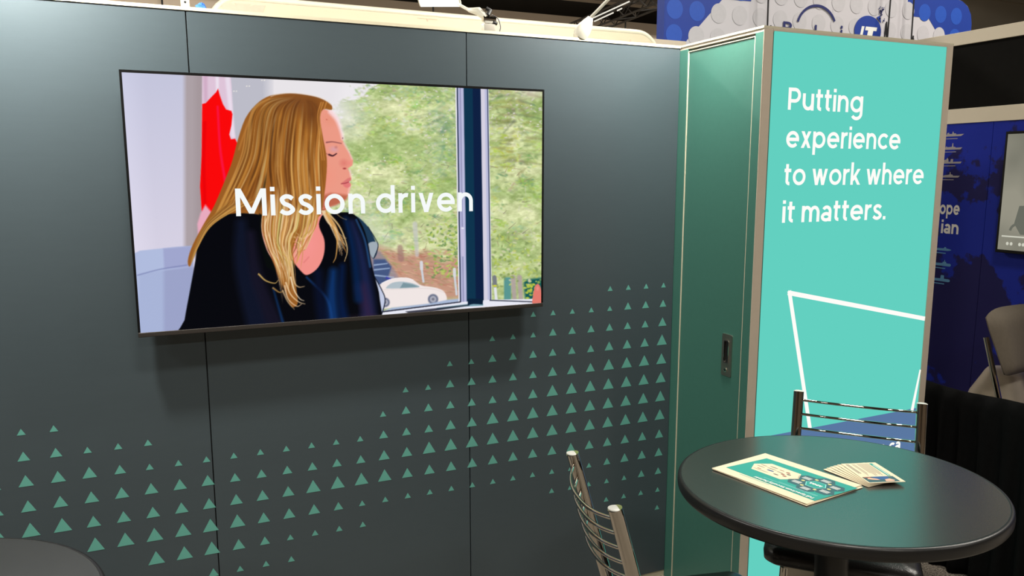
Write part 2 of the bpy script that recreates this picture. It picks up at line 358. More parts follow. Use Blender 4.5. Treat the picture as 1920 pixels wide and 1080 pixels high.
# lit front
for a, b in (((0, -TD, 0), (.0434, -.5082, 2.412)), ((.9746, -TD, 0), (TW, -.470, 2.412))): MB().box(a, b).build('frame_stile', M['taupe'], tower, bevel=.0015)
for a, b in (((.0434, -TD, 2.404), (.9746, -.470, 2.412)), ((.0434, -TD, 0), (.9746, -.470, .045))): MB().box(a, b).build('frame_rail', M['taupe'], tower)
MB().box((TW-.02, -.470, 0), (TW, .034, 2.412)).build('side_panel', M['slate'], tower)
# fabric sheet, a little slack
NB = 40; NV = 90; vs_ = []; fs_ = []
for j in range(NV+1):
    for i in range(NB+1):
        u, v = i/NB, j/NV; e = math.sin(math.pi*u)*math.sin(math.pi*v)
        vs_.append((.0434+u*.9312, -.5075+.0012*e*math.sin(u*31+math.sin(v*9)*.8), .045+v*2.359))
for j in range(NV):
    for i in range(NB): a = j*(NB+1)+i; fs_.append((a, a+1, a+NB+2, a+NB+1))
fab = MB().add(vs_, fs_).build('lit_fabric', M['teal'], tower, smooth=True); fab['label'] = 'backlit turquoise fabric print'
FY = -.5095
onf = lambda x0, z0: (lambda u, v: (x0+u-XC, FY-.0004, z0+v))
for txt, x0, x1, zb in (('Putting', 2.742, 3.128, 2.122), ('experience', 2.742, 3.352, 1.980), ('to work where', 2.742, 3.505, 1.837), ('it matters.', 2.742, 3.297, 1.693)):
    lettering('lettering', txt, onf(x0, zb), x1-x0, .1175, .112, M['tealw'], fab)
for a, b in (((2.800, 1.414), (3.5847, 1.250)), ((2.800, 1.414), (2.950, .835)), ((3.5847, 1.02), (3.548, .835))):
    d = Vector((b[0]-a[0], b[1]-a[1])).normalized(); n = Vector((-d.y, d.x))*.0095; e = d*.009 if a[0] < 2.81 else d*0
    q = [(a[0]-e.x+n.x, a[1]-e.y+n.y), (b[0]+n.x, b[1]+n.y), (b[0]-n.x, b[1]-n.y), (a[0]-e.x-n.x, a[1]-e.y-n.y)]
    q = [(min(3.5845, x), z) for x, z in q]
    MB().add([(x-XC, FY-.0002, z) for x, z in q], [(0, 1, 2, 3)]).build('line_print', M['tealw'], fab)
MB().add([(x-XC, FY-.0001, z) for x, z in ((2.654, .47), (3.5845, .47), (3.5845, .845), (2.654, .833))], [(0, 1, 2, 3)]).build('blue_band_print', M['tealb'], fab)
lettering('lettering', 'adga.ca', onf(3.235, .665), .255, .0715, .15, M['tealw'], fab)

# ================================================================ television
tv = empty('television', (1.19, -.06, 1.352)); tag(tv, 'large flat television on the slate wall showing a woman in profile', 'television')
def L(x, y, z): return (x-1.19, y+.06, z-1.352)
X0, X1, Z0, Z1 = .455, 1.926, 1.352, 2.203; SX0, SX1, SZ0, SZ1 = .4625, 1.9175, 1.3675, 2.1945
MB().box(L(X0, -.066, Z0), L(X1, -.046, Z1)).box(L(.62, -.046, 1.45), L(1.76, -.026, 2.0)).build('casing', M['bezel'], tv, bevel=.003)
b = MB()
for a, c in (((X0, -.0765, Z1-.0085), (X1, -.066, Z1)), ((X0, -.0765, Z0+.0155), (X0+.0075, -.066, Z1-.0085)), ((X1-.0085, -.0765, Z0+.0155), (X1, -.066, Z1-.0085))): b.box(L(*a), L(*c))
b.build('bezel', M['bezel'], tv)
MB().box(L(X0, -.0775, Z0), L(X1, -.066, Z0+.0155)).build('bottom_bar', M['bezelb'], tv, bevel=.002)
MB().box(L(.95, -.026, 1.55), L(1.43, -.0005, 1.95)).build('wall_mount', M['black'], tv)
MB().box(L(1.30, -.073, Z0-.006), L(1.36, -.060, Z0)).build('sensor', M['black'], tv)
# ---------------------------------------------------------------- the picture shown on the television
PX0, PY0, PW, PH, PS = 216, 126, 812, 516, 1.5      # window of the picture plane and dots per unit

def paint_screen():
    W, Hh = int(PW*PS), int(PH*PS)
    img = np.zeros((Hh, W, 3), np.float32)
    rng = np.random.RandomState(7)
    XX, YY = np.meshgrid(PX0+(np.arange(W)+.5)/PS, PY0+(np.arange(Hh)+.5)/PS)
    XX = XX.astype(np.float32); YY = YY.astype(np.float32)

    def smooth(pts, n=6):
        P = np.array(pts, float); m = len(P); out = []
        for i in range(m):
            a, b, c, d = P[i-1], P[i], P[(i+1) % m], P[(i+2) % m]
            for t in np.arange(n)/n:
                out.append(.5*((2*b)+(c-a)*t+(2*a-5*b+4*c-d)*t*t+(3*b-a-3*c+d)*t**3))
        return np.array(out)

    def spl(pts, n=8):
        P = np.array(pts, float); P = np.vstack([2*P[0]-P[1], P, 2*P[-1]-P[-2]]); out = []
        for i in range(1, len(P)-2):
            a, b, c, d = P[i-1], P[i], P[i+1], P[i+2]
            for t in np.arange(n)/n:
                out.append(.5*((2*b)+(c-a)*t+(2*a-5*b+4*c-d)*t*t+(3*b-a-3*c+d)*t**3))
        out.append(P[-2]); return np.array(out)

    def win(x0, y0, x1, y1):
        i0 = max(0, int((x0-PX0)*PS)); i1 = min(W, int((x1-PX0)*PS)+2)
        j0 = max(0, int((y0-PY0)*PS)); j1 = min(Hh, int((y1-PY0)*PS)+2)
        return (slice(j0, j1), slice(i0, i1)) if i1 > i0 and j1 > j0 else None

    def mask(pts, blur):
        P = np.asarray(pts, float); b = blur+1
        s = win(P[:, 0].min()-b, P[:, 1].min()-b, P[:, 0].max()+b, P[:, 1].max()+b)
        if s is None: return None, None
        x, y = XX[s], YY[s]; ins = np.zeros(x.shape, bool); dist = np.full(x.shape, 1e9, np.float32)
        for (ax, ay), (bx, by) in zip(P, np.roll(P, -1, 0)):
            dx, dy = bx-ax, by-ay; L = dx*dx+dy*dy+1e-9
            t = np.clip(((x-ax)*dx+(y-ay)*dy)/L, 0, 1)
            dist = np.minimum(dist, (x-ax-t*dx)**2+(y-ay-t*dy)**2)
            if abs(dy) > 1e-9:
                ins ^= ((ay > y) != (by > y)) & (x < (y-ay)*dx/dy+ax)
        d = np.sqrt(dist); d = np.where(ins, d, -d)
        return s, np.clip(d/blur+.5, 0, 1)

    def put(s, a, col):
        if s is None: return
        c = np.asarray(col, np.float32)
        img[s] += (c-img[s])*a[..., None]

    def poly(pts, col, blur=1., sm=0, a=1.):
        P = smooth(pts, sm) if sm else np.array(pts, float)
        s, m = mask(P, blur)
        if s is not None: put(s, m*a, col)

    def stroke(pts, w0, w1, col, a=1., blur=1., curve=True, fade=0.):
        P = spl(pts) if curve else np.array(pts, float)
        wm = max(w0, w1)+blur+1
        s = win(P[:, 0].min()-wm, P[:, 1].min()-wm, P[:, 0].max()+wm, P[:, 1].max()+wm)
        if s is None: return
        x, y = XX[s], YY[s]; best = np.full(x.shape, -1e9, np.float32); tt = np.zeros(x.shape, np.float32); n = len(P)-1
        for i in range(n):
            (ax, ay), (bx, by) = P[i], P[i+1]; dx, dy = bx-ax, by-ay; L = dx*dx+dy*dy+1e-9
            t = np.clip(((x-ax)*dx+(y-ay)*dy)/L, 0, 1)
            w = (w0+(w1-w0)*(i+t)/n)*.5
            d = w-np.sqrt((x-ax-t*dx)**2+(y-ay-t*dy)**2); up = d > best
            tt = np.where(up, (i+t)/n, tt); best = np.where(up, d, best)
        m = np.clip(best/blur+.5, 0, 1)*a
        if fade: m = m*np.clip(tt/fade, 0, 1)*np.clip((1-tt)/fade, 0, 1)
        put(s, m, col)

    def ell(cx, cy, rx, ry, col, a=1., ang=0., soft=.5):
        r = max(rx, ry)+1.5; s = win(cx-r, cy-r, cx+r, cy+r)
        if s is None: return
        x, y = XX[s]-cx, YY[s]-cy; c, n = math.cos(ang), math.sin(ang)
        u = (x*c+y*n)/rx; v = (-x*n+y*c)/ry
        d = np.sqrt(u*u+v*v); put(s, np.clip((1-d)/soft, 0, 1)*a, col)

    def noise(sx, sy, seed=0, oct=4):
        out = np.zeros_like(XX); amp = 1.; tot = 0
        for o in range(oct):
            r = np.random.RandomState(seed*17+o); g = r.rand(257, 257).astype(np.float32)
            u = XX/sx*2**o; v = YY/sy*2**o
            i = np.floor(u).astype(int); j = np.floor(v).astype(int); fu, fv = u-i, v-j
            fu = fu*fu*(3-2*fu); fv = fv*fv*(3-2*fv); i %= 256; j %= 256
            out += amp*((g[j, i]*(1-fu)+g[j, i+1]*fu)*(1-fv)+(g[j+1, i]*(1-fu)+g[j+1, i+1]*fu)*fv)
            tot += amp; amp *= .55
        return out/tot

    lerp = lambda a, b, t: np.asarray(a, np.float32)+(np.asarray(b, np.float32)-np.asarray(a, np.float32))*t[..., None]
    # office wall on the left
    t = np.clip((YY-130)/480, 0, 1)
    img[:] = lerp((196, 197, 220), (222, 214, 230), t)
    e = np.clip((XX-222-(YY-130)*.07)/50, 0, 1); img += ((1-e)*10)[..., None]
    poly([(346, 120), (384, 120), (384, 480), (346, 480)], (172, 160, 165), 9)
    poly([(366, 120), (384, 120), (384, 480), (366, 480)], (160, 146, 150), 12, a=.6)
    # wall between flag and window, pale sky
    poly([(430, 120), (514, 120), (514, 420), (430, 420)], (188, 188, 200), 2)
    poly([(513, 120), (1030, 120), (1030, 600), (513, 600)], (236, 232, 236), 1.5)
    # trees outside: dabs of leaf colour
    f = noise(60, 40, 3); g = noise(16, 10, 5); k = noise(7, 4, 8)
    def treeline(x): return 168+np.maximum(0, 690-x)*.85-np.clip(x-690, 0, 120)*.42
    edge = treeline(XX)+(g-.5)*70+(f-.5)*50
    tr = np.clip((YY-edge)/9+.5, 0, 1)*(XX > 605)
    cols = lerp((160, 184, 112), (216, 222, 168), np.clip((f-.3)*2.4, 0, 1))
    cols = cols+((g-.5)*70)[..., None]*np.array((1, .9, .9), np.float32)+((k-.5)*60)[..., None]
    img += (cols-img)*(tr*.96)[..., None]
    pal = [(160, 194, 88), (186, 208, 112), (138, 172, 110), (214, 222, 168), (120, 152, 112), (160, 188, 150), (200, 216, 128), (230, 231, 214), (176, 172, 140), (132, 164, 92)]
    cl = [(rng.uniform(630, 1020), rng.uniform(150, 470), rng.uniform(8, 22), pal[rng.randint(len(pal))]) for _ in range(230)]
    for cx, cy, cr, c0 in cl:
        for n in range(int(cr*1.1)):
            x = cx+rng.normal(0, cr*.6); y = cy+rng.normal(0, cr*.32)+abs(x-cx)*.15
            if y < treeline(np.float64(x))+rng.normal(0, 12): continue
            if x > 1000 and y < 185+(x-1000)*2: continue
            c = np.array(c0, float)
            if 640 < x < 760 and 240 < y < 360: c = c*.7+np.array((160, 205, 80))*.3
            if 770 < x < 860 and y < 330: c = c*.7+np.array((140, 172, 140))*.3
            if 915 < x < 975 and 240 < y < 320: c = c*.35+np.array((190, 204, 60))*.65
            if x > 915 and y < 240: c = c*.7+np.array((112, 104, 84))*.3
            c += rng.normal(0, 9, 3)
            ell(x, y, rng.uniform(3, 8), rng.uniform(1.6, 3.2), c, rng.uniform(.3, .7), rng.normal(.1, .45), .9)
    for n in range(240):
        x = rng.uniform(670, 1016); y = rng.uniform(180, 460)
        ell(x, y, rng.uniform(2, 9), rng.uniform(1.0, 2.6), [(96, 118, 84), (118, 158, 60), (150, 190, 70), (84, 104, 80)][n % 4], rng.uniform(.2, .45), rng.normal(.1, .4), 1.)
    for n in range(90):
        x = rng.uniform(650, 1018); y = rng.uniform(160, 330)
        ell(x, y, rng.uniform(.8, 2.6), rng.uniform(.7, 1.7), (240, 238, 240), .8)
    for n in range(90):
        x = rng.uniform(690, 1015); y = rng.uniform(300, 470); a = rng.normal(0, .8); L = rng.uniform(5, 18)
        stroke([(x, y), (x+L*math.cos(a), y+L*math.sin(a))], 1.2, .7, [(120, 105, 95), (205, 200, 190), (150, 125, 105)][n % 3], .7, 1, False)
    # conifers: drooping boughs with sky between
    for x0, x1, xt, y0, y1, cs, gaps in ((918, 1016, 968, 160, 320, [(118, 122, 80), (150, 158, 88), (96, 104, 82), (176, 182, 96), (134, 120, 90)], 60), (792, 854, 836, 160, 330, [(132, 166, 128), (164, 190, 152), (108, 140, 112), (186, 204, 140)], 24)):
        for n in range(gaps): ell(rng.uniform(x0, x1), rng.uniform(y0, y1-60), rng.uniform(2, 6), rng.uniform(1, 2.6), (226, 216, 222), rng.uniform(.5, .9), rng.normal(0, .5), .8)
        for n in range(90):
            y = y0+(y1-y0)*n/90+rng.normal(0, 8); L = (x1-x0)*.62*rng.uniform(.2, 1); d = 1 if rng.rand() < .5 else -1; c = np.array(cs[rng.randint(len(cs))], float)+rng.normal(0, 8, 3)
            xe = min(max(xt+d*L, x0), x1); stroke([(xt+d*L*rng.uniform(0, .5), y+L*.1), (xe, y+L*.2+rng.normal(0, 8))], rng.uniform(2, 6.5), 1.2, c, rng.uniform(.2, .5), 4, False)
    # hazy light behind the face
    h = np.clip(1-np.hypot((XX-640)/70, (YY-210)/70), 0, 1); img += (np.array((238, 235, 238))-img)*(h*.8)[..., None]
    h = np.clip(1-np.hypot((XX-690)/60, (YY-450)/90), 0, 1); img += (np.array((225, 232, 226))-img)*(h*.55)[..., None]
    poly([(505, 120), (650, 120), (632, 200), (560, 210), (505, 200)], (232, 228, 232), 26)
    ell(998, 165, 40, 26, (214, 204, 200), .8, 0, 1.)
    # bare slope with reddish needles
    poly([(680, 470), (712, 462), (760, 478), (800, 470), (830, 492), (866, 478), (866, 560), (700, 570)], (196, 150, 128), 14)
    for n in range(520):
        x = rng.uniform(700, 862); y = rng.uniform(468, 548)
        c = [(206, 152, 128), (180, 120, 100), (222, 178, 150), (168, 140, 112), (170, 170, 110)][rng.randint(5)]
        ell(x, y, rng.uniform(3, 11), rng.uniform(.8, 1.8), c, .6, rng.normal(.2, .2))
    for n in range(340):
        x = rng.uniform(800, 862); y = rng.uniform(420, 520)
        if rng.rand() > (x-790)/70: continue
        c = [(150, 178, 80), (186, 204, 104), (110, 144, 88)][rng.randint(3)]
        ell(x, y, rng.uniform(2, 6), rng.uniform(1.3, 3), c, .8, rng.normal(0, .6))
    stroke([(778, 420), (782, 478)], 9, 7, (196, 196, 196), .7, 3); stroke([(690+60, 464), (752, 485)], 10, 12, (150, 110, 110), .6, 4)
    poly([(690, 470), (712, 470), (735, 500), (760, 540), (690, 540)], (120, 130, 165), 6, a=.5)
    # blue car behind, meters, white car
    poly([(700, 486), (722, 486), (734, 500), (728, 520), (752, 532), (700, 540)], (70, 88, 130), 4)
    for q in ((702, 497, 726, 494), (702, 506, 730, 503), (702, 516, 738, 520)):
        stroke([(q[0], q[1]), (q[2], q[3])], 3, 2, (170, 190, 220), .8, 1.5, False)
    stroke([(725, 521), (748, 530)], 4, 3, (60, 60, 170), .9, 2, False)
    for x, y0, y1 in ((790, 492, 528), (852, 505, 552)):
        stroke([(x, y0+8), (x+4, y1)], 4, 4, (205, 212, 222), .95, 1.2, False); stroke([(x, y0), (x+.5, y0+12)], 6, 6, (215, 215, 220), 1, 1.5, False)
    poly([(700, 545), (716, 531), (735, 523), (760, 521), (775, 525), (790, 535), (815, 539), (832, 546), (838, 560), (832, 566), (806, 570), (735, 577), (700, 580)], (240, 230, 228), 2, 4)
    poly([(724, 539), (736, 530), (756, 528), (776, 532), (787, 538), (770, 540), (730, 541)], (176, 190, 198), 1.5, 3)
    poly([(750, 540), (756, 530), (774, 533), (786, 538)], (110, 140, 150), 2, a=.8)
    stroke([(716, 531), (735, 523), (760, 521), (775, 525)], 1.4, 1.4, (250, 248, 250), .9)
    stroke([(720, 543), (800, 541), (832, 548)], 1, 1, (222, 208, 206), .9)
    for cx, cy, r in ((812, 561, 11), (722, 567, 10)):
        ell(cx, cy, r, r, (105, 112, 135), 1, 0, .25); ell(cx, cy, r*.66, r*.66, (170, 172, 185), 1, 0, .3); ell(cx, cy, r*.3, r*.3, (120, 120, 135), 1, 0, .4)
    poly([(735, 577), (806, 569), (840, 562), (862, 560), (862, 566), (716, 584)], (168, 184, 214), 2.5)
    # right-hand pane: trunks, teal bin, meter
    poly([(945, 520), (958, 520), (958, 566), (945, 566)], (90, 150, 145), 3); poly([(982, 525), (1018, 520), (1018, 566), (985, 566)], (20, 88, 86), 5)
    for x in (962, 974): stroke([(x, 520), (x+3, 566)], 9, 8, (176, 160, 160), .9, 3, False)
    for n in range(160):
        x = rng.uniform(920, 1016); y = rng.uniform(430, 540)
        ell(x, y, rng.uniform(2, 6), rng.uniform(1.5, 3.5), [(196, 206, 110), (170, 190, 80), (130, 150, 90), (215, 212, 180)][rng.randint(4)], .75, rng.normal(0, .6))
    for n in range(30): ell(rng.uniform(985, 1008), rng.uniform(533, 562), 4, 2.5, (190, 200, 70), .8, rng.normal(0, .6))
    stroke([(928, 535), (931, 566)], 5, 5, (225, 228, 232), 1, 1.2, False); stroke([(927, 520), (928, 535)], 8, 8, (120, 125, 130), 1, 1.5, False)
    ell(928, 536, 5, 2.5, (220, 220, 60), .9)
    # window frame; the whole frame leans a touch
    def vb(x0, x1, col, blur=1.): poly([(x0, 120), (x1, 120), (x1+7.2, 600), (x0+7.2, 600)], col, blur)
    vb(853, 915.5, (232, 230, 240)); vb(855.5, 858, (20, 36, 66)); vb(858, 868.5, (176, 178, 214)); vb(861.5, 863, (140, 140, 176)); vb(865, 866, (205, 205, 232))
    vb(868.5, 901, (14, 52, 78)); vb(885.5, 901, (14, 32, 66), 2); vb(900.5, 913, (214, 210, 226)); vb(908, 913, (188, 190, 220), 2); vb(912.4, 914.4, (50, 62, 96))
    stroke([(866, 428), (868, 478)], 6, 6, (196, 190, 222), 1, 1.2, False); stroke([(866, 428), (869, 428)], 2, 2, (240, 240, 250))
    # sill
    poly([(700, 586), (862, 566.5), (921, 562), (1022, 560), (1022, 600), (700, 620)], (232, 233, 244), 1)
    poly([(716, 583.5), (864, 565), (864, 567.2), (716, 586)], (40, 40, 60), 1); poly([(918, 562), (1000, 565), (1000, 567), (918, 564)], (40, 44, 64), 1)
    poly([(820, 577), (876, 570), (906, 569), (906, 573), (870, 575), (816, 581)], (120, 160, 175), 1.5); poly([(760, 584), (880, 571), (880, 573), (770, 590)], (20, 20, 34), 2, a=.8)
    poly([(877, 560), (906, 560), (905, 571), (888, 570), (877, 572)], (12, 34, 58), 1)
    poly([(1002, 540), (1006, 533), (1011, 534), (1015, 545), (1017, 570), (1000, 570), (998, 564)], (226, 122, 110), 1.5, 4); ell(1008, 541, 3.5, 6, (238, 160, 150), .7, 0, .9)
    # reflections of hall lamps on the screen, painted into the picture
    for x, y in ((441, 171), (465, 161.5), (493.5, 150.5)):
        for d in (-2.4, 2.4): ell(x+d, y, 1.8, 1, (255, 250, 235), 1)
    # flag
    poly([(379, 120), (430, 120), (434, 160), (436, 205), (440, 250), (450, 300), (395, 330), (378, 300)], (222, 196, 216), 2)
    stroke([(407, 130), (408, 190)], 7, 4, (240, 232, 244), .8, 4); stroke([(425, 130), (432, 200), (437, 255)], 9, 7, (236, 226, 240), .8, 5); stroke([(385, 140), (386, 190)], 8, 6, (196, 150, 180), .5, 5)
    poly([(379, 195), (386, 193), (398, 180), (405, 173), (409, 166), (412, 178), (418, 195), (424, 205), (434, 208), (436, 214), (434, 235), (430, 252), (433, 261), (441, 260), (448, 275), (440, 340), (424, 375), (392, 415), (378, 395), (375, 350), (378, 290)], (250, 8, 10), 1.2)
    stroke([(408, 200), (413, 280), (424, 350)], 4, 5, (250, 30, 110), .55, 3)
    stroke([(384, 230), (382, 300), (384, 380)], 6, 6, (225, 0, 8), .6, 4)
    poly([(376, 400), (385, 384), (398, 400), (392, 430), (372, 450), (370, 420)], (232, 170, 190), 4)
    # office chair, mesh back
    poly([(252, 475), (262, 470), (330, 463), (362, 461), (362, 640), (256, 640)], (176, 188, 222), 2)
    poly([(306, 466), (362, 461), (362, 500), (308, 505)], (160, 166, 206), 4)
    m = (np.sin((XX+YY*.5)*1.55)*np.sin((YY-XX*.25)*1.75)); ms = np.clip((YY-(512-(XX-255)*.12))/3, 0, 1)*np.clip((XX-258)/6, 0, 1)*(XX < 366)*(YY > 480)
    img += ((m*16-8)*ms)[..., None]*np.array((1, 1, .8), np.float32)
    dk = ms*np.clip((XX-303)/8, 0, 1); img += (np.array((140, 142, 182))-img)*(dk*.45)[..., None]
    stroke([(258, 516), (300, 505), (350, 497)], 2, 2, (120, 128, 175), .8, 2)
    # sheer sleeve edge on the right, then the dark blouse
    poly([(650, 405), (668, 405), (690, 425), (703, 450), (708, 470), (700, 485), (690, 470)], (30, 58, 84), 1.5, 5)
    poly([(690, 458), (700, 453), (709, 457), (707, 470), (700, 484), (692, 472)], (160, 172, 182), 1.5, 5)
    stroke([(690, 425), (704, 448), (709, 462), (701, 484)], 1.6, 1.6, (14, 26, 44), .9)
    poly([(688, 500), (703, 520), (716, 545), (722, 562), (718, 585), (708, 600), (690, 600)], (196, 204, 228), 1.5, 5); stroke([(700, 515), (715, 542), (722, 562), (716, 588), (707, 602)], 1.8, 1.8, (14, 22, 40), 1)
    poly([(395, 412), (410, 402), (440, 398), (520, 404), (600, 404), (640, 398), (664, 402), (680, 424), (690, 455), (696, 490), (703, 520), (712, 560), (706, 610), (600, 640), (340, 650), (346, 600), (356, 545), (366, 490), (372, 450), (383, 426)], (7, 8, 14), 1.5, 4)
    # folds of the blouse
    def fold(pts, w0, w1, col, a, b): stroke(pts, w0, w1, col, a, b)
    fold([(452, 420), (456, 500), (490, 630)], 20, 44, (16, 22, 42), .9, 16); fold([(470, 440), (482, 520), (520, 620)], 16, 30, (24, 22, 40), .8, 14); fold([(512, 540), (532, 610)], 3, 5, (16, 52, 100), .8, 4)
    fold([(625, 510), (622, 560), (626, 625)], 14, 26, (14, 50, 104), .95, 14); fold([(642, 500), (640, 560), (650, 620)], 10, 18, (8, 30, 74), .8, 12); fold([(575, 520), (605, 550), (618, 575), (624, 625)], 3, 6, (22, 66, 130), .8, 4)
    fold([(660, 418), (676, 470), (690, 560), (690, 615)], 12, 30, (26, 36, 76), .9, 16); fold([(668, 412), (684, 450), (694, 500)], 3, 4, (40, 84, 136), .8, 3); fold([(678, 540), (694, 600)], 20, 18, (52, 34, 66), .7, 16)
    fold([(648, 410), (662, 470), (672, 560)], 8, 16, (8, 40, 88), .7, 10); fold([(596, 512), (600, 560), (606, 600)], 18, 22, (10, 18, 44), .8, 14); fold([(660, 600), (706, 596)], 14, 10, (60, 40, 60), .4, 12)
    # neck and chest
    poly([(560, 330), (645, 340), (640, 366), (612, 392), (598, 420), (608, 450), (607, 478), (596, 502), (578, 515), (566, 510), (546, 482), (538, 440), (545, 390)], (242, 146, 138), 1.5, 5)
    poly([(566, 350), (628, 352), (636, 364), (606, 398), (590, 402), (572, 392)], (182, 100, 72), 6, 4); poly([(556, 400), (590, 402), (575, 430), (556, 440)], (226, 140, 118), 8)
    ell(575, 460, 26, 38, (246, 150, 146), .8, .1, .9); ell(560, 440, 8, 24, (236, 176, 170), .6, .25, .9); stroke([(570, 492), (579, 482)], 1.5, 1.5, (196, 96, 96), .5, 3)
    poly([(610, 388), (640, 372), (640, 382), (622, 390)], (200, 214, 180), 2)
    # face in profile
    poly([(585, 205), (606, 205), (622, 208), (632, 222), (639, 240), (643, 257), (643, 264), (648, 276), (656, 288), (662, 300), (661, 310), (652, 316), (657, 326), (659, 334), (655, 340), (658, 348), (655, 360), (650, 372), (630, 384), (600, 394), (580, 380)], (236, 154, 134), 1.3)
    ell(618, 225, 20, 16, (232, 148, 124), .7, .3, .9); ell(612, 330, 24, 30, (240, 150, 130), .7, 0, .9)
    stroke([(620, 209), (632, 224), (639, 242), (643, 260)], 9, 5, (250, 226, 232), .85, 6); stroke([(645, 268), (654, 284), (660, 298)], 4, 3, (250, 206, 206), .6, 3)
    stroke([(656, 318), (658, 330)], 3, 3, (250, 210, 214), .7, 3); stroke([(656, 346), (653, 364)], 4, 3, (250, 196, 190), .7, 3)
    stroke([(612, 267), (624, 266), (640, 269)], 2.5, 1.5, (128, 70, 76), .9, 1.5); ell(642.5, 259, 1.6, 2.2, (130, 90, 100), .8)
    ell(626, 280, 12, 8, (214, 160, 172), .8, .2, .9); ell(630, 276, 4, 4, (170, 100, 100), .5, 0, .9); stroke([(617, 290), (624, 292), (631, 288)], 3.6, 2, (52, 20, 34), .95, 1.4); stroke([(612, 288), (618, 291)], 1.5, 1, (120, 60, 64), .6)
    ell(645, 306, 12, 11, (216, 108, 102), .6, .3, 1.); ell(655, 306, 6, 6, (238, 136, 128), .7, 0, .9); ell(646, 316, 4.5, 2.2, (150, 40, 48), .8, 0, .6)
    poly([(640, 344), (647, 338), (655, 333), (659, 336), (655, 341), (648, 344)], (214, 112, 112), 2, 3, .8); poly([(643, 346), (649, 343), (655, 342), (658, 347), (653, 352), (647, 351)], (226, 116, 118), 2, 3, .85)
    stroke([(640, 344.5), (647, 343.6), (655, 341)], 1.6, 1.4, (150, 44, 60), .85, 1.4); ell(655.5, 341, 1.6, 1.2, (250, 236, 236), .8)
    poly([(590, 372), (620, 362), (652, 366), (650, 374), (632, 384), (604, 392), (588, 392)], (182, 96, 70), 6, a=.85); stroke([(612, 224), (613, 224.6)], 2, 2, (190, 96, 80), .7)
    # hair: mass, then strands
    hair = [(519, 177), (545, 175), (575, 178), (600, 184), (620, 195), (622, 206), (606, 205), (600, 220), (604, 250), (611, 285), (613, 310), (610, 350), (604, 390), (600, 404), (560, 440), (548, 480), (552, 520), (556, 545), (558, 570), (546, 575), (536, 550), (515, 500), (502, 470), (495, 430), (492, 404), (440, 400), (405, 408), (385, 425), (372, 452), (362, 482), (356, 500), (352, 490), (360, 462), (382, 420), (402, 385), (425, 330), (436, 300), (446, 262), (460, 222), (480, 196), (500, 182)]
    poly(hair, (158, 104, 44), 1.6, 3)
    hp = smooth(hair, 3)
    s_, hm = mask(hp, 2.); full = np.zeros(XX.shape, np.float32); full[s_] = hm
    base = img.copy()
    def strand(u, w, col, a, len0=0., len1=1.):
        # u runs from the back of the head (0) to the face (1)
        top = np.array((548+30*u, 178+u*6)); mid = np.array((452+u*152, 300-abs(u-.5)*12))
        if u < .35: s = u/.35; end = np.array((352+s*136, 500-100*min(1, s*1.7)))
        else: end = np.array((470+u*140, 436))
        q1 = np.array((498+u*106 if u < .9 else 600, 196+18*u)); q2 = (mid*.55+end*.45)+np.array((0, 8))
        P = spl([top, q1*.6+mid*.4+np.array((-6*(1-u), -34)), mid, q2, end], 10); n = len(P)
        P = P[int(n*len0):max(int(n*len1), int(n*len0)+3)]
        stroke(P, w*.7, w, col, a, 1.6, False, .25)
    pal = [(96, 58, 24), (122, 76, 32), (176, 120, 50), (200, 146, 66), (222, 178, 98), (140, 92, 40), (188, 130, 52), (112, 66, 26), (232, 200, 136)]
    for n in range(420):
        u = rng.rand(); c = np.array(pal[rng.randint(len(pal))], float); l0 = rng.uniform(0, .6); l1 = l0+rng.uniform(.25, .6)
        if l0 < .25 and c[0] > 190: c *= .82
        strand(u, rng.uniform(1., 4.), c, rng.uniform(.35, .7), l0, min(1, l1))
    for u, w, c, a, l0, l1 in ((.36, 5, (84, 52, 26), .8, .25, .75), (.3, 6, (196, 172, 118), .75, .45, .9), (.34, 5, (70, 58, 34), .8, .6, 1), (.12, 5, (190, 140, 66), .8, .4, 1), (.62, 4, (226, 186, 110), .8, .35, .9), (.7, 3, (236, 206, 146), .8, .4, .95), (.55, 3, (110, 64, 28), .8, .2, .9), (.8, 4, (206, 150, 70), .7, .3, 1), (.93, 5, (196, 130, 56), .8, .3, 1), (.02, 4, (204, 150, 66), .8, .5, 1), (.22, 4, (100, 64, 30), .8, .3, .8)):
        strand(u, w, c, a, l0, l1)
    h = np.clip(1-np.hypot((XX-560)/64, (YY-190)/34), 0, 1); img += (np.array((116, 74, 42))-img)*(h*.7)[..., None]
    h = np.clip(1-np.hypot((XX-585)/26, (YY-215)/40), 0, 1); img += (np.array((104, 62, 32))-img)*(h*.75)[..., None]
    for x0, x1 in ((600, 612), (606, 616), (596, 606)): stroke([(x0+6, 192), (x0, 215), (x0+2, 250), (x0+8, 300)], 2.5, 1.6, (206, 150, 78), .8, 1.2)
    stroke([(505, 185), (478, 205), (462, 240), (448, 280)], 4, 3, (196, 142, 72), .7, 3)
    img *= np.array((.97, .90, .84), np.float32); img[:] = base+(img-base)*full[..., None]
    stroke([(508, 181), (520, 177), (548, 174), (580, 178), (604, 184), (621, 196)], 1.6, 1.6, (240, 226, 214), .6, 2)
    # dark gap behind the falling lock, lower locks with blond ends
    poly([(486, 400), (494, 404), (497, 440), (506, 476), (520, 512), (500, 500), (488, 460)], (8, 12, 12), 3)
    ends = [(168, 112, 54), (200, 146, 76), (224, 182, 118), (238, 208, 160), (186, 128, 62), (232, 196, 146), (146, 96, 44), (240, 216, 178)]
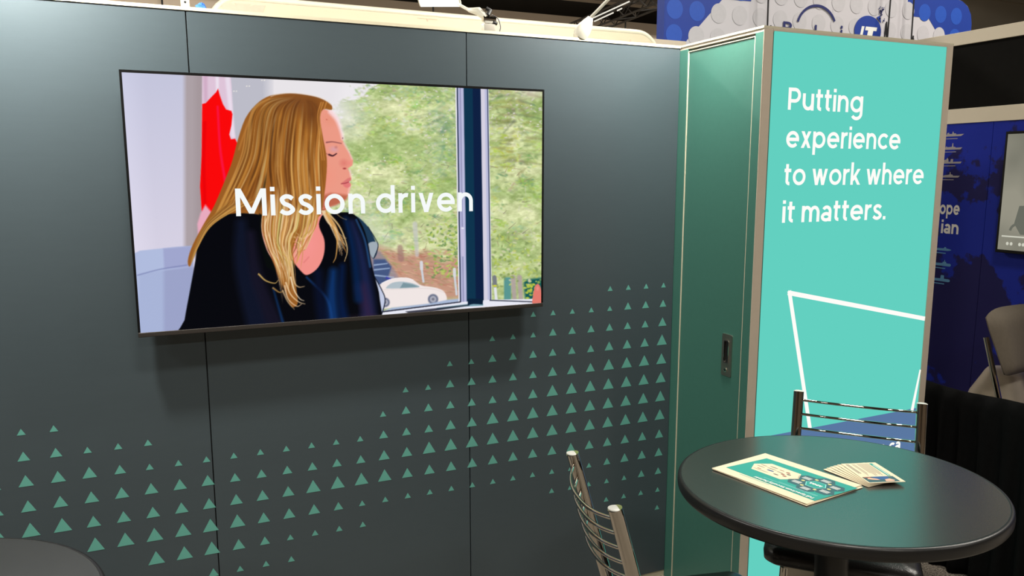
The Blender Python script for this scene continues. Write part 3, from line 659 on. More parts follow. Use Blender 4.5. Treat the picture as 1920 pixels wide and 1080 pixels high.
    for n in range(120):
        u = rng.rand(); x0 = 495+u*100; c = np.array(ends[rng.randint(len(ends))], float)+rng.normal(0, 8, 3)
        xm = 500+u*66; ym = 455+rng.uniform(-12, 14); xe = 528+u*30+rng.normal(0, 5); ye = 500+rng.uniform(0, 72)-max(0, u-.75)*190
        if u > .72: xm, xe, ye = 556+(u-.72)*60, 552+rng.normal(0, 5), 450+rng.uniform(-20, 60)
        y0 = rng.uniform(345, 400)
        stroke([(x0+3, y0), (x0-4, 425), (xm, ym), ((xm+xe)/2+2, (ym+ye)/2), (xe, ye)], rng.uniform(1.5, 4), .7, c, rng.uniform(.6, .9), 1.2, True, .16)
    for P_, c in (([(536, 530), (545, 552), (560, 566), (572, 570)], (236, 204, 160)), ([(534, 536), (540, 560), (556, 574), (566, 570)], (224, 190, 150)), ([(545, 520), (552, 545), (562, 560), (570, 564)], (240, 220, 186)), ([(485, 514), (498, 526), (515, 531), (522, 525)], (206, 170, 96)), ([(546, 490), (552, 528), (560, 538), (571, 537)], (226, 190, 140)), ([(512, 540), (524, 548), (532, 545)], (170, 130, 70)), ([(530, 545), (540, 566), (552, 580)], (190, 160, 120))):
        stroke(P_, 3, .8, c, .9, 1.2)
    # locks on the far shoulder
    for n in range(26):
        u = rng.rand(); c = np.array(ends[rng.randint(len(ends))], float)
        stroke([(604+u*8, 396), (614+u*14, 416+u*4), (628+u*8, 440+rng.uniform(-8, 6)), (636+u*14, 456+rng.uniform(-10, 24))], rng.uniform(1, 3.2), .6, c, .85, 1.2)
    stroke([(612, 400), (624, 424), (632, 450), (630, 480), (625, 492)], 4, 1, (214, 158, 84), .95, 1.2); stroke([(616, 400), (636, 424), (648, 452), (651, 472), (646, 490)], 3, 1, (226, 190, 130), .95, 1.2); stroke([(628, 398), (640, 408), (650, 412)], 1.2, .6, (220, 190, 130), .7)
    # left lock over the shoulder
    for n in range(26):
        u = rng.rand(); c = np.array([(150, 100, 44), (186, 134, 62), (206, 156, 82), (118, 74, 32)][rng.randint(4)], float)
        stroke([(430+u*60, 372), (408+u*30, 396), (382+u*14, 424), (366+u*6, 462), (355+u*3, 492+rng.uniform(-4, 10))], rng.uniform(1.4, 3.4), .8, c, .7, 1.4, True, .2)
    return np.clip(img, 0, 255)
# ---------------------------------------------------------------- end of the picture
pic = paint_screen()
GX, GY = 720, 410
gx = np.linspace(SX0, SX1, GX+1); gz = np.linspace(SZ0, SZ1, GY+1); XG, ZG = np.meshgrid(gx, gz)
D = np.stack([XG-CAM[0], np.full_like(XG, -.0762)-CAM[1], ZG-CAM[2]], -1); dz = D@_f
pu = (960+FPX*(D@_r)/dz-PX0)*PS-.5; pv = (540-FPX*(D@_u)/dz-PY0)*PS-.5
pu = np.clip(pu, 0, pic.shape[1]-1.001); pv = np.clip(pv, 0, pic.shape[0]-1.001); iu, iv = pu.astype(int), pv.astype(int); fu, fv = (pu-iu)[..., None], (pv-iv)[..., None]
col = ((pic[iv, iu]*(1-fu)+pic[iv, iu+1]*fu)*(1-fv)+(pic[iv+1, iu]*(1-fu)+pic[iv+1, iu+1]*fu)*fv)/255
col = np.where(col <= .04045, col/12.92, ((col+.055)/1.055)**2.4)
me = bpy.data.meshes.new('screen'); nv = (GX+1)*(GY+1); me.vertices.add(nv)
me.vertices.foreach_set('co', np.stack([XG-1.19, np.full_like(XG, -.0762+.06), ZG-1.352], -1).astype(np.float32).ravel())
I = np.arange(nv).reshape(GY+1, GX+1); q = np.stack([I[:-1, :-1], I[:-1, 1:], I[1:, 1:], I[1:, :-1]], -1).reshape(-1, 4)
me.loops.add(q.size); me.loops.foreach_set('vertex_index', q.ravel().astype(np.int32)); me.polygons.add(len(q)); me.polygons.foreach_set('loop_start', np.arange(0, q.size, 4, dtype=np.int32)); me.update(calc_edges=True)
ca = me.color_attributes.new('picture', 'FLOAT_COLOR', 'POINT'); ca.data.foreach_set('color', np.concatenate([col, np.ones((*col.shape[:2], 1))], -1).astype(np.float32).ravel())
sm = bpy.data.materials.new('lit_screen'); sm.use_nodes = True; nt = sm.node_tree; bs = nt.nodes['Principled BSDF']; at = nt.nodes.new('ShaderNodeAttribute'); at.attribute_name = 'picture'
nt.links.new(at.outputs['Color'], bs.inputs['Emission Color']); bs.inputs['Emission Strength'].default_value = 1.; bs.inputs['Base Color'].default_value = (.0, .0, .0, 1); bs.inputs['Roughness'].default_value = .22; bs.inputs['Specular IOR Level'].default_value = .03
me.materials.append(sm); scr = bpy.data.objects.new('screen', me); C.objects.link(scr); scr.parent = tv
scr['label'] = 'screen showing a blond woman in dark blouse before a window'
lettering('lettering', 'Mission driven', lambda u, v: L(.777+u, -.0766, 1.741+v), .850, .1315, .112, M['scrw'], scr, gap=.098)

# ================================================================ tables
def round_table(loc, R, label, tilt=0.):
    t = empty('round_table', loc); tag(t, label, 'table', 'round bar tables'); t.rotation_euler = (tilt, 0, 0); h = 1.07
    MB().lathe([(0.0001, h-.002), (R-.012, h-.002), (R-.012, h-.03), (.0001, h-.03)], seg=96).build('table_core', M['black'], t)
    MB().lathe([(R-.010, h-.004), (R-.010, h), (.0001, h)], seg=128).build('tabletop', M['top'], t)
    MB().lathe([(R-.011, h-.034), (R-.003, h-.033), (R, h-.028), (R+.001, h-.017), (R, h-.006), (R-.003, h-.001), (R-.0095, h+.0003), (R-.011, h-.001)], seg=128, cap=False).build('edge_band', M['black'], t, smooth=True, angle=80)
    MB().lathe([(.20, h-.042), (.20, h-.034)], seg=32).build('mounting_plate', M['black'], t)
    MB().lathe([(.043, .03), (.043, h-.042)], seg=32).build('pedestal', M['black'], t, smooth=True)
    MB().lathe([(.27, 0.0), (.27, .010), (.24, .018), (.06, .034), (.0001, .036)], seg=64).build('foot', M['black'], t, smooth=True)
    return t
TY = .040; TC = np.array((2.160, -1.375, 1.07)); tl = -math.atan(TY)
round_table((2.160, -1.375+1.07*math.sin(tl), 0.0), .409, 'black round bar table with leaflets on it, before the turquoise front', tl)
round_table((.0287, -1.2122, 0), .388, 'round bar table, bare, its edge below the television')

# ================================================================ bar chairs
def bar_chair(mid, face_ang, hw, label, zs, sx, shift, pitch, top=1.12, tilt=.28):
    t = empty('bar_chair', (mid[0], mid[1], 0), face_ang); tag(t, label, 'chair', 'chrome bar chairs at the leaflet table')
    xs = (top-zs)*tilt
    for s in (1, -1):
        pts = [(0, s*hw, top), (xs*.33, s*hw, top-(top-zs)*.33), (xs*.66, s*hw, top-(top-zs)*.66), (xs*.94, s*hw, zs+.03), (xs*1.0, s*hw, zs-.03), (xs*.9, s*hw, zs-.15), (xs*.35, s*(hw+.01), .25), (0, s*(hw+.015), 0)]
        P = _spl3(pts); MB().tube(P, .0172, 20).build('post', M['chrome'], t, smooth=True, angle=50)
        MB().lathe([(.0168, -.001), (.0168, .0012), (.0155, .0020), (.0001, .0022)], (0, s*hw, top), 24).build('end_cap', M['cap'], t, smooth=True, angle=50)
        MB().tube([(xs+.385, s*(hw-.005), zs-.02), (xs+.40, s*(hw+.005), .35), (xs+.41, s*(hw+.012), 0)], .0135, 16).build('leg', M['chrome'], t, smooth=True, angle=50)
        MB().tube([(xs*.55, s*(hw+.006), .36), (xs+.40, s*(hw+.006), .36)], .009, 12).build('side_stretcher', M['chrome'], t, smooth=True, angle=50)
    for k in range(5):
        d = .027+k*pitch; x = d*tilt; z = top-d; n = 20
        pts = []
        for i in range(n+1):
            a = -1+2*i/n; pts.append((x-.046*(1-abs(a)**2.4), a*hw, z-.016*(1-abs(a)**2.4)))
        MB().tube(pts, .0048, 10, False).build('rung', M['chrome'], t, smooth=True)
    MB().tube([(xs+.40, -hw, .30), (xs+.40, hw, .30)], .012, 14).build('footrest', M['chrome'], t, smooth=True, angle=50)
    f = MB()
    for y in (-1, 1): f.box((xs-.02, y*(hw-.012)-.010, zs-.045), (xs+.39, y*(hw-.012)+.010, zs-.015))
    f.box((xs+.375, -hw+.002, zs-.045), (xs+.395, hw-.002, zs-.015)).box((xs-.02, -hw+.002, zs-.045), (xs, hw-.002, zs-.015)); f.build('seat_frame', M['steel'], t)
    # padded seat
    n = 20; x0, x1, w = xs-.005, xs+sx, hw+.022; V = []; F = []
    pr = [(-.10, -.015), (-.02, -.013), (0., 0.), (.002, .022), (-.006, .036), (-.024, .045), (-.07, .051), (-.14, .054)]
    rings = [rrect(x0-i, -w-i, x1+i, w+i, max(.045+i, .004), 8) for i, _ in pr]
    for (i, z), rg in zip(pr, rings): V += [(u, v+shift, zs+z) for u, v in rg]
    m = len(rings[0])
    for a in range(len(pr)-1):
        for b_ in range(m): F.append((a*m+b_, a*m+(b_+1) % m, (a+1)*m+(b_+1) % m, (a+1)*m+b_))
    F += [tuple(range(m))[::-1], tuple((len(pr)-1)*m+k for k in range(m))]
    MB().add(V, F).build('seat', M['vinyl'], t, smooth=True, angle=60)
    return t
def _spl3(P, n=6):
    P = [np.array(p, float) for p in P]; P = [2*P[0]-P[1]]+P+[2*P[-1]-P[-2]]; out = []
    for i in range(1, len(P)-2):
        a, b, c, d = P[i-1:i+3]
        out += [tuple(.5*((2*b)+(c-a)*t+(2*a-5*b+4*c-d)*t*t+(3*b-a-3*c+d)*t**3)) for t in [k/n for k in range(n)]]
    return out+[tuple(P[-2])]
bar_chair((1.512, -1.207), math.atan2(-.216, .976), .180, 'chrome bar chair seen side on before the slate wall', .675, .40, 0., .0385)
bar_chair((2.705, -.9585), math.atan2(-.686, -.729), .194, 'chrome bar chair with black padded seat between table and turquoise front', .725, .42, -.035, .0475)

# ================================================================ printed matter on the table
def tz(x, y): return 1.07-TY*(y-TC[1])
def sheet_fn(o, u, v, lift):
    o = Vector(o); u = Vector(u).normalized(); v = Vector(v).normalized()
    def fn(a, b, d=0.):
        p = o+u*a+v*b; return (p.x, p.y, tz(p.x, p.y)+lift+d)
    return fn
P0, P1, P2, P3 = (1.9226, -1.1635), (2.1453, -1.1525), (2.1921, -1.4555), (1.9686, -1.4718)
UX = (P0[0]-P3[0], P0[1]-P3[1]); VX = (P2[0]-P3[0], P2[1]-P3[1]); UL = math.hypot(*UX); VL = math.hypot(*VX)
un = (UX[0]/UL, UX[1]/UL); vn = (-un[1]*-1, un[0]*-1); vn = (un[1], -un[0])
def place(fn_parts, name, label, cat, group, o, ang_u, lift, size):
    pass
def leaflet_base(name, label, group, lift, org, u, size, cat):
    """a sheet lying on the table; its own empty sits at its corner"""
    r = empty(name, (org[0], org[1], tz(*org)+lift)); tag(r, label, cat, group)
    u = Vector((*u, 0)).normalized(); v = Vector((u.y, -u.x, 0)); u3 = Vector((u.x, u.y, -TY*u.y)); v3 = Vector((v.x, v.y, -TY*v.y))
    fn = lambda a, b, d=0.: tuple(u3*a+v3*b+Vector((0, 0, d)))
    # v runs to the right of u; keep faces upward by ordering (v, u)
    s = MB().prism(rrect(0, 0, size[1], size[0], .0015, 2), lambda b, a, d: fn(a, b, d), 0, .0009).build('sheet', M['paper'], r)
    return r, fn
def flat(fn, poly, name, m, parent, d=.00115): 
    return MB().prism([(b, a) for a, b in poly], lambda b, a, dd: fn(a, b, dd), d-.0001, d+.0001).build(name, m, parent)
for k, (dx, dy, da) in enumerate(((-.004, -.0035, -.02), (.003, -.002, .012))):
    c_, s_ = math.cos(da), math.sin(da); u = (un[0]*c_-un[1]*s_, un[0]*s_+un[1]*c_)
    leaflet_base('brochure', ('lowest' if k == 0 else 'middle')+' cream sheet peeking out under the teal brochure', 'stack of brochures', .0005+k*.0014, (P3[0]+dx, P3[1]+dy), u, (UL, VL), 'brochure')
br, bf = leaflet_base('brochure', 'topmost brochure with teal panel and hexagon diagram on the table', 'stack of brochures', .0033, P3, un, (UL, VL), 'brochure')
def uv(x, y):
    return ((x-P3[0])*un[0]+(y-P3[1])*un[1], (x-P3[0])*vn[0]+(y-P3[1])*vn[1])
flat(bf, [uv(*p) for p in ((1.9616, -1.1769), (2.1161, -1.1678), (2.1623, -1.4518), (1.9998, -1.4665))], 'teal_panel', M['tealp'], br)
wh = [uv(*p) for p in ((2.052, -1.1884), (2.0958, -1.2115), (2.107, -1.3115), (2.074, -1.3365), (2.0296, -1.3154), (2.0168, -1.2166))]
flat(bf, wh, 'white_hexagon', M['paper'], br, .0014)
cu = sum(p[0] for p in wh)/6; cv = sum(p[1] for p in wh)/6
rg = random.Random(4)
for k, (a, b, w, h, m) in enumerate(((.05, .012, .022, .003, 'ink'), (.05, -.002, .026, .003, 'ink'), (.042, -.018, .014, .004, 'redp'), (.022, .02, .026, .004, 'ink'), (.018, .006, .03, .003, 'ink'), (.012, -.008, .022, .007, 'bluep'), (-.006, .018, .016, .003, 'redp'), (-.012, .002, .02, .003, 'ink'), (-.028, .016, .012, .008, 'redp'), (-.038, .006, .012, .008, 'ink'), (-.026, -.004, .011, .008, 'redp'), (-.038, -.012, .012, .008, 'redp'), (-.016, -.02, .016, .006, 'ink'), (.03, -.026, .05, .002, 'ink'))):
    flat(bf, [(cu+a+w/2*math.cos(t)*1.1, cv+b+h/2*math.sin(t)*1.1) for t in [i*math.pi/4+.39 for i in range(8)]], 'logo_print', M[m], br, .0017)
hc = uv(2.0829, -1.3875)
def hexa(c, ru, rv, rot=0.): return [(c[0]+ru*math.cos(rot+i*math.pi/3), c[1]+rv*math.sin(rot+i*math.pi/3)) for i in range(6)]
for i in range(6):
    a = math.radians(30+60*i); c_ = (hc[0]+.049*math.cos(a), hc[1]+.043*math.sin(a))
    flat(bf, hexa(c_, .027, .024), 'dark_hexagon', M['darkp'], br, .0014)
    for j in (-1, 0, 1): flat(bf, [(c_[0]+dx, c_[1]+j*.0055+dy) for dx, dy in ((-.012, -.0012), (.012, -.0012), (.012, .0012), (-.012, .0012))], 'text_line', M['whitep'], br, .0017)
    a2 = math.radians(60*i); c2 = (hc[0]+.039*math.cos(a2), hc[1]+.036*math.sin(a2)); flat(bf, hexa(c2, .0055, .0045), 'yellow_dot', M['yel'], br, .0020)
flat(bf, hexa(hc, .030, .027), 'light_hexagon', M['tealm'], br, .0018); flat(bf, hexa(hc, .0275, .0245), 'inner_hexagon', M['tealp'], br, .0021)
# words run along u, reading from the far side of the table
wr = lambda a0, b0: (lambda u, v: bf(a0+u, b0-v, .0024))
lettering('lettering', 'ADGA', wr(hc[0]-.018, hc[1]+.005), .036, .0150, .2, M['whitep'], br)
t0 = uv(2.0099, -1.4536); lettering('lettering', 'Full Spectrum Security Partner', wr(t0[0], t0[1]+.003), .185, .0150, .15, M['whitep'], br)
for da, w_, dv in ((.004, .165, .016), (.004, .12, .021), (.0, .10, -.016)):
    q0 = (t0[0]+da if dv > 0 else t0[0]+.125, t0[1]+dv); w_ = w_ if dv > 0 else .10
    flat(bf, [(q0[0], q0[1]), (q0[0]+w_, q0[1]), (q0[0]+w_, q0[1]+.0016), (q0[0], q0[1]+.0016)], 'text_line', M['tealm'], br, .0016)
# fan of cards: u along the long side, from picture end to top
CO = Vector((2.206, -1.447)); names = ['lowest', 'second lowest', 'third lowest', 'third from the top', 'second from the top', 'topmost']
for k in range(6):
    a = math.radians(70+(5-k)*4.2); u = (math.cos(a), math.sin(a)); org = (CO.x-(5-k)*.0012, CO.y-(5-k)*.0009)
    cr_, cf = leaflet_base('info_card', names[k]+' card in the fan of cream info cards', 'fan of info cards', .0006+k*.0016, org, u, (.150, .100), 'card')
    if k < 5:
        flat(cf, [(.02, .009), (.13, .009), (.13, .0105), (.02, .0105)], 'text_line', M['ink'], cr_); continue
    flat(cf, [(.004, .004), (.042, .004), (.042, .088), (.004, .088)], 'photo_print', M['darkp'], cr_); flat(cf, [(.022, .03), (.042, .03), (.042, .075), (.018, .065)], 'photo_print', M['bluep'], cr_, .0014)
    flat(cf, [(.006, .05), (.02, .055), (.024, .07), (.012, .078), (.006, .072)], 'photo_print', M['skinp'], cr_, .0017); flat(cf, [(.026, .01), (.036, .018), (.026, .036), (.016, .04), (.02, .02)], 'photo_print', M['skinp'], cr_, .0017); flat(cf, [(.034, .006), (.041, .006), (.041, .03), (.034, .02)], 'photo_print', M['redp'], cr_, .0018)
    flat(cf, [(.046, .077), (.143, .077), (.143, .086), (.046, .086)], 'header_stripe', M['tealp'], cr_); flat(cf, [(.05, .081), (.13, .081), (.13, .083), (.05, .083)], 'text_line', M['whitep'], cr_, .0014)
    for j in range(13):
        b0 = .010+j*.0048+(.003 if j > 1 else 0); e = .046+rg.uniform(0, .004); w_ = rg.uniform(.07, .095)
        if j in (2, 5): continue
        flat(cf, [(.143-w_, b0), (.143, b0), (.143, b0+(.0022 if j < 2 else .0012)), (.143-w_, b0+(.0022 if j < 2 else .0012))], 'text_line', M['ink'], cr_)

# ================================================================ arm lamps on the wall rail
def arm_lamp(base, head, aim, label, power, joint=None):
    t = empty('arm_lamp', base); tag(t, label, 'lamp', 'arm lamps clamped to the booth wall'); B = Vector(base); Hh = Vector(head)-B; Lc = lambda p: tuple(Vector(p)-B)
    MB().box((-.022, -.018, 0), (.022, .020, .022)).build('clamp', M['lampw'], t, bevel=.003)
    d = Hh.normalized(); j = Vector((0, 0, .022))+Vector((d.x*.06, d.y*.06, .055))
    MB().tube([(0, .002, .012), tuple(Vector((0, 0, .022))*.4+j*.35), tuple(j*.75), tuple(j)], [.030, .031, .022, .011], 18).build('socket', M['lampw'], t, smooth=True, angle=60)
    MB().tube([tuple(j*.96), tuple(j+(Hh-j)*.33), tuple(j+(Hh-j)*.66), tuple(Hh)], .0062, 14).build('arm', M['lampw'], t, smooth=True, angle=60)
    q = (Vector(aim)-Vector(head)).to_track_quat('-Z', 'Y').to_matrix().to_4x4(); Mx = Matrix.Translation(Hh) @ q
    MB().box((-.10, -.065, -.004), (.10, .065, .022), Mx).build('lamp_head', M['lampw'], t, bevel=.005)
    MB().box((-.092, -.057, -.006), (.092, .057, -.0035), Mx).build('lamp_glass', M['lampface'], t)
    n = (Vector(aim)-Vector(head)).normalized(); area('arm_lamp_light', tuple(Vector(head)+n*.012), aim, .18, .11, power, (1, .96, .88), 180)
    return t
arm_lamp((2.130, .014, H), (2.395, -.455, 2.86), (2.30, 0, 2.25), 'white arm lamp with cone socket near the turquoise tower', SPOT_W*.74)
arm_lamp((-.12, .014, H), (.10, -.455, 2.86), (.04, 0, 2.3), 'white arm lamp above the left end of the slate wall', SPOT_W*1.2)
# lamp turned to the neighbours behind
t = empty('flood_lamp', (1.735, .018, H)); tag(t, 'bright square flood lamp on metal bracket above the television wall', 'lamp')
MB().box((-.026, -.012, 0), (.022, .016, .028)).build('clamp', M['steel'], t, bevel=.003)
MB().box((-.020, -.008, .028), (.016, .012, .050)).build('bracket', M['lampg'], t, bevel=.003); MB().tube([(-.026, 0, .046), (.026, 0, .046)], .011, 16).build('pivot', M['chrome'], t, smooth=True, angle=50)
MB().tube([(-.012, 0, .050), (-.032, .03, .078), (-.055, .07, .088)], [.012, .016, .008], 16).build('socket', M['lampw'], t, smooth=True, angle=60)
MB().tube([(-.006, -.004, .060), (.004, -.002, .078), (-.010, .004, .085)], .009, 12).build('grip', M['cable'], t, smooth=True)
MB().tube([(-.055, .07, .088), (-.115, .17, .150)], .0055, 12).build('arm', M['lampw'], t, smooth=True, angle=60)
MB().tube(_spl3([(.010, -.004, .062), (.034, -.006, .050), (.044, -.008, .022), (.040, -.010, .002)]), .0022, 8).build('cord', M['cable'], t, smooth=True)
MB().tube([(.016, -.006, .034), (.030, -.006, .030)], .007, 12).build('knob', M['black'], t, smooth=True, angle=50)
hq = (Vector((-.12, -.25, -1.))).to_track_quat('-Z', 'Y').to_matrix().to_4x4(); Mx = Matrix.Translation((-.135, .20, .146)) @ hq
MB().box((-.085, -.06, 0), (.085, .06, .02), Mx).build('lamp_head', M['lampw'], t, bevel=.004); MB().box((-.078, -.053, -.003), (.078, .053, 0), Mx).build('lamp_glass', M['lampface'], t)
area('flood_lamp_light', (1.5985, .214, 2.557), (1.58, .17, 2.4), .15, .10, 3)
# blue cloth left lying on the rail
V = []; F = []; n1, n2 = 14, 8; rr = random.Random(3)
for j in range(n2+1):
    for i in range(n1):
        a = i*2*math.pi/n1; b_ = j*math.pi/2/n2; rad = 1+.22*rr.uniform(-1, 1)
        V.append((.016*rad*math.cos(b_)*math.cos(a), .012*rad*math.cos(b_)*math.sin(a), .018*rad*math.sin(b_)))
for j in range(n2):
    for i in range(n1): F.append((j*n1+i, j*n1+(i+1) % n1, (j+1)*n1+(i+1) % n1, (j+1)*n1+i))
F.append(tuple(range(n1))[::-1])
bc = MB().add(V, F).build('rag', M['cloth'], smooth=True); bc.location = (.708, .016, H); tag(bc, 'crumpled blue rag on top of the slate wall', 'rag')

# ================================================================ behind the booth: cream display with red leaves
ds = empty('fabric_display', (1.98, 1.0, 0)); tag(ds, 'cream fabric display with rounded corners behind the slate wall', 'display')
out = rrect(-1.19, .03, 1.185, 2.662, .13, 10)
MB().prism(out, lambda u, v, d: (u, d, v), -.012, .012).build('fabric', M['cream'], ds)
P = [(u, 0, v) for u, v in out]; MB().tube(P+[P[0]], .016, 10, False).build('tube_frame', M['creamtube'], ds, smooth=True)
leaf = [(0, 1), (.12, .72), (.30, .80), (.24, .42), (.46, .62), (.52, .48), (.82, .50), (.72, .24), (.86, .14), (.40, -.22), (.46, -.40), (.06, -.34), (.05, -.75), (-.05, -.75), (-.06, -.34), (-.46, -.40), (-.40, -.22), (-.86, .14), (-.72, .24), (-.82, .50), (-.52, .48), (-.46, .62), (-.24, .42), (-.30, .80), (-.12, .72)]
for lx, lz, s in ((1.0, 2.555, .065), (-.18, 2.675, .062), (-1.05, 2.58, .12), (.3, 2.30, .08), (-.6, 2.2, .1)):
    q = [(lx+a*s, min(2.64, lz+b*s)) for a, b in leaf]; MB().prism(q, lambda u, v, d: (u, d, v), -.0145, -.0125).build('leaf_print', M['pink'], ds)
# white low panel further right
o = MB().box((3.3, 1.35, 0), (3.62, 1.38, 2.705)).build('white_panel', M['tablewhite']); tag(o, 'plain white panel edge beside the blue sign', 'panel')

# ================================================================ blue and white sign
sg = empty('display_sign', (5.06, 1.6, 0)); tag(sg, 'blue and white booth sign with round dots and IT emblem', 'sign')
def sl(x, z, d): return (x-5.06, d, z)
body = [(3.6, .05), (6.53, .05), (6.53, 3.06), (6.515, 3.13), (6.47, 3.19), (6.40, 3.225), (6.30, 3.24), (5.7, 3.34), (3.6, 3.34)]
MB().prism(body, sl, -.04, .04).build('sign_board', M['signwhite'], sg); MB().box(sl(3.594, .05, -.0415), sl(3.6, 3.34, .0415)).build('side_strip', M['signblue'], sg)
MB().prism([(3.601, 1.9), (3.601, 3.339), (4.36, 3.339), (4.30, 3.045), (4.06, 3.04), (3.78, 2.755), (3.62, 2.5), (3.62, 1.9)], sl, -.0415, -.0402).build('blue_corner', M['signblue'], sg)
MB().prism([(5.80, 3.338), (5.80, 3.066), (6.035, 3.069), (6.155, 2.955), (6.40, 2.7), (6.529, 2.7), (6.529, 3.06), (6.513, 3.13), (6.468, 3.189), (6.40, 3.224), (6.30, 3.239), (5.95, 3.297)], sl, -.0415, -.0402).build('blue_corner', M['signblue'], sg)
for j, z in enumerate((3.105, 2.945, 2.785, 2.62)):
    for i in range(17):
        x = 3.675+i*.178+(.0 if j % 2 else .0)
        if x > 6.45 or (z > 3.06 and x > 6.4): continue
        blue = (x < 3.95 and z > x-3.95+2.93-.02 and z > 2.755) or (x < 4.28 and z > 3.06) or (x > 5.86 and z > 3.07) or (x > 6.18 and z > 2.9)
        q = [(x+.064*math.cos(a), z+.064*math.sin(a)) for a in [k*math.pi/14 for k in range(28)]]
        MB().prism(q, sl, -.0421, -.0416).build('round_dot', M['dotb' if blue else 'dotw'], sg)
lettering('lettering', 'R', lambda u, v: sl(4.588+u, 2.862+v, -.0465), .075, .105, .13, M['navy'], sg)
lettering('lettering', 'l', lambda u, v: sl(4.882+u, 2.862+v, -.0465), .018, .093, .2, M['navy'], sg)
lettering('lettering', 'i', lambda u, v: sl(5.130+u, 2.862+v, -.0465), .018, .100, .2, M['navy'], sg)
v_, f_ = ribbon(_arc(4.90, 2.90, .185, .165, 165, 25, 24), .018); MB().add([sl(a, b, -.0465) for a, b in v_], f_).build('arc_print', M['navy'], sg)
MB().prism([(5.40+.135*math.cos(a)*(1.0), 2.925+.110*math.sin(a)) for a in [k*math.pi/18 for k in range(36)]], sl, -.0475, -.0455).build('emblem', M['signblue'], sg)
MB().prism([(5.48, 3.03), (5.515, 3.045), (5.53, 2.99)], sl, -.0475, -.0455).build('emblem', M['signblue'], sg)
it = lambda x0: (lambda u, v: sl(x0+u+v*.22, 2.862+v, -.0485))
lettering('lettering', 'I', it(5.315), .026, .135, .2, M['whitep'], sg); lettering('lettering', 'T', it(5.355), .115, .135, .2, M['whitep'], sg)
for k in range(26):
    rr_ = random.Random(k); x = 5.495+rr_.uniform(0, .055)+k*.0006; z = 3.01+rr_.uniform(0, .10); s = .0035+rr_.uniform(0, .0035)*(1-(z-3.0)/.12)
    if z > 3.04 and abs(x-5.525) > .03: continue
    MB().prism([(x-s, z-s), (x+s, z-s), (x+s, z+s), (x-s, z+s)], sl, -.0475, -.0455).build('pixel_print', M['navy'], sg)
MB().box(sl(5.045, .05, -.0406), sl(5.060, 3.335, -.0401)).build('fold_seam', M['dotw'], sg)
for k, P in enumerate((((4.40, 1.5, 7.2), (4.398, 1.5, 3.05), (4.437, 1.5, 2.88), (4.45, 1.5, 2.3)), ((5.56, 1.5, 7.2), (5.549, 1.5, 3.15), (5.52, 1.5, 2.98), (5.49, 1.5, 2.3)), ((5.79, 1.5, 7.2), (5.792, 1.5, 3.17), (5.817, 1.5, 2.89), (5.82, 1.5, 2.3)))):
    o = MB().tube(_spl3(P), .0055, 8).build('power_cable', M['cable'], smooth=True); tag(o, ('leftmost', 'middle', 'rightmost')[k]+' black cable hanging before the dotted sign', 'cable', 'cables before the sign')

# ================================================================ roof truss
ts = empty('roof_truss', (7.3, 9.5, 4.45)); tag(ts, 'black lattice roof truss high behind the slate wall', 'truss')
A_ = Vector((7.55, 10.9, 4.42))-ts.location; B_ = Vector((7.75, 6.6, 4.62))-ts.location; ax_ = (B_-A_).normalized(); sd = Vector((ax_.y, -ax_.x, 0)).normalized()*.12; up = Vector((0, 0, .12))
ch = []
for s, w in ((1, 1), (1, -1), (-1, 1), (-1, -1)):
    o = sd*s+up*w; ch.append(o); MB().tube([A_+o, B_+o], .018, 8).build('chord', M['truss'], ts)
n = 14
for i in range(n):
    a, b2 = A_+(B_-A_)*(i/n), A_+(B_-A_)*((i+1)/n)
    for p, q in ((0, 1), (2, 3), (0, 2), (1, 3)):
        MB().tube([a+ch[p], b2+ch[q]] if i % 2 else [a+ch[q], b2+ch[p]], .010, 6).build('lattice_bar', M['truss'], ts); 
for k, (a, b2) in enumerate((((7.262, 8.967, 4.45), (7.133, 7.635, 4.45)), ((7.426, 9.198, 4.45), (7.345, 8.451, 4.45)), ((7.32, 8.279, 4.45), (7.296, 8.111, 4.45)))):
    o = MB().tube([Vector(a)-ts.location, Vector(b2)-ts.location], .011, 8).build('light_tube', M['tubeglow'], ts); o['label'] = 'lit lamp tube'

# ================================================================ neighbouring booth on the right
nb = MB().box((5.02, -1.8, 0), (5.06, 1.45, 2.71)); nw = struct('wall_side', nb, M['boothblack']); nw['label'] = 'blue and black neighbouring booth wall with cream beams'
MB().box((4.99, -1.8, 2.645), (5.03, 1.45, 2.72)).build('beam', M['booth'], nw, bevel=.002); MB().box((4.99, -1.8, 2.18), (5.03, 1.45, 2.268)).build('beam', M['booth'], nw, bevel=.002)
MB().box((5.005, -1.8, 2.268), (5.02, 1.45, 2.645)).build('black_panel', M['boothblack'], nw)
for a, b2 in ((-1.8, -.74), (-.737, .238), (.241, 1.45)): MB().box((5.0, a, .03), (5.02, b2, 2.18)).build('map_panel', M['mapblue'], nw)
sf = lambda y0, z0: (lambda u, v: (4.9992, y0-u, z0+v))
lettering('lettering', 'ope', sf(.540, 1.627), .134, .112, .135, M['printw'], nw); lettering('lettering', 'ian', sf(.520, 1.509), .118, .112, .135, M['printw'], nw)
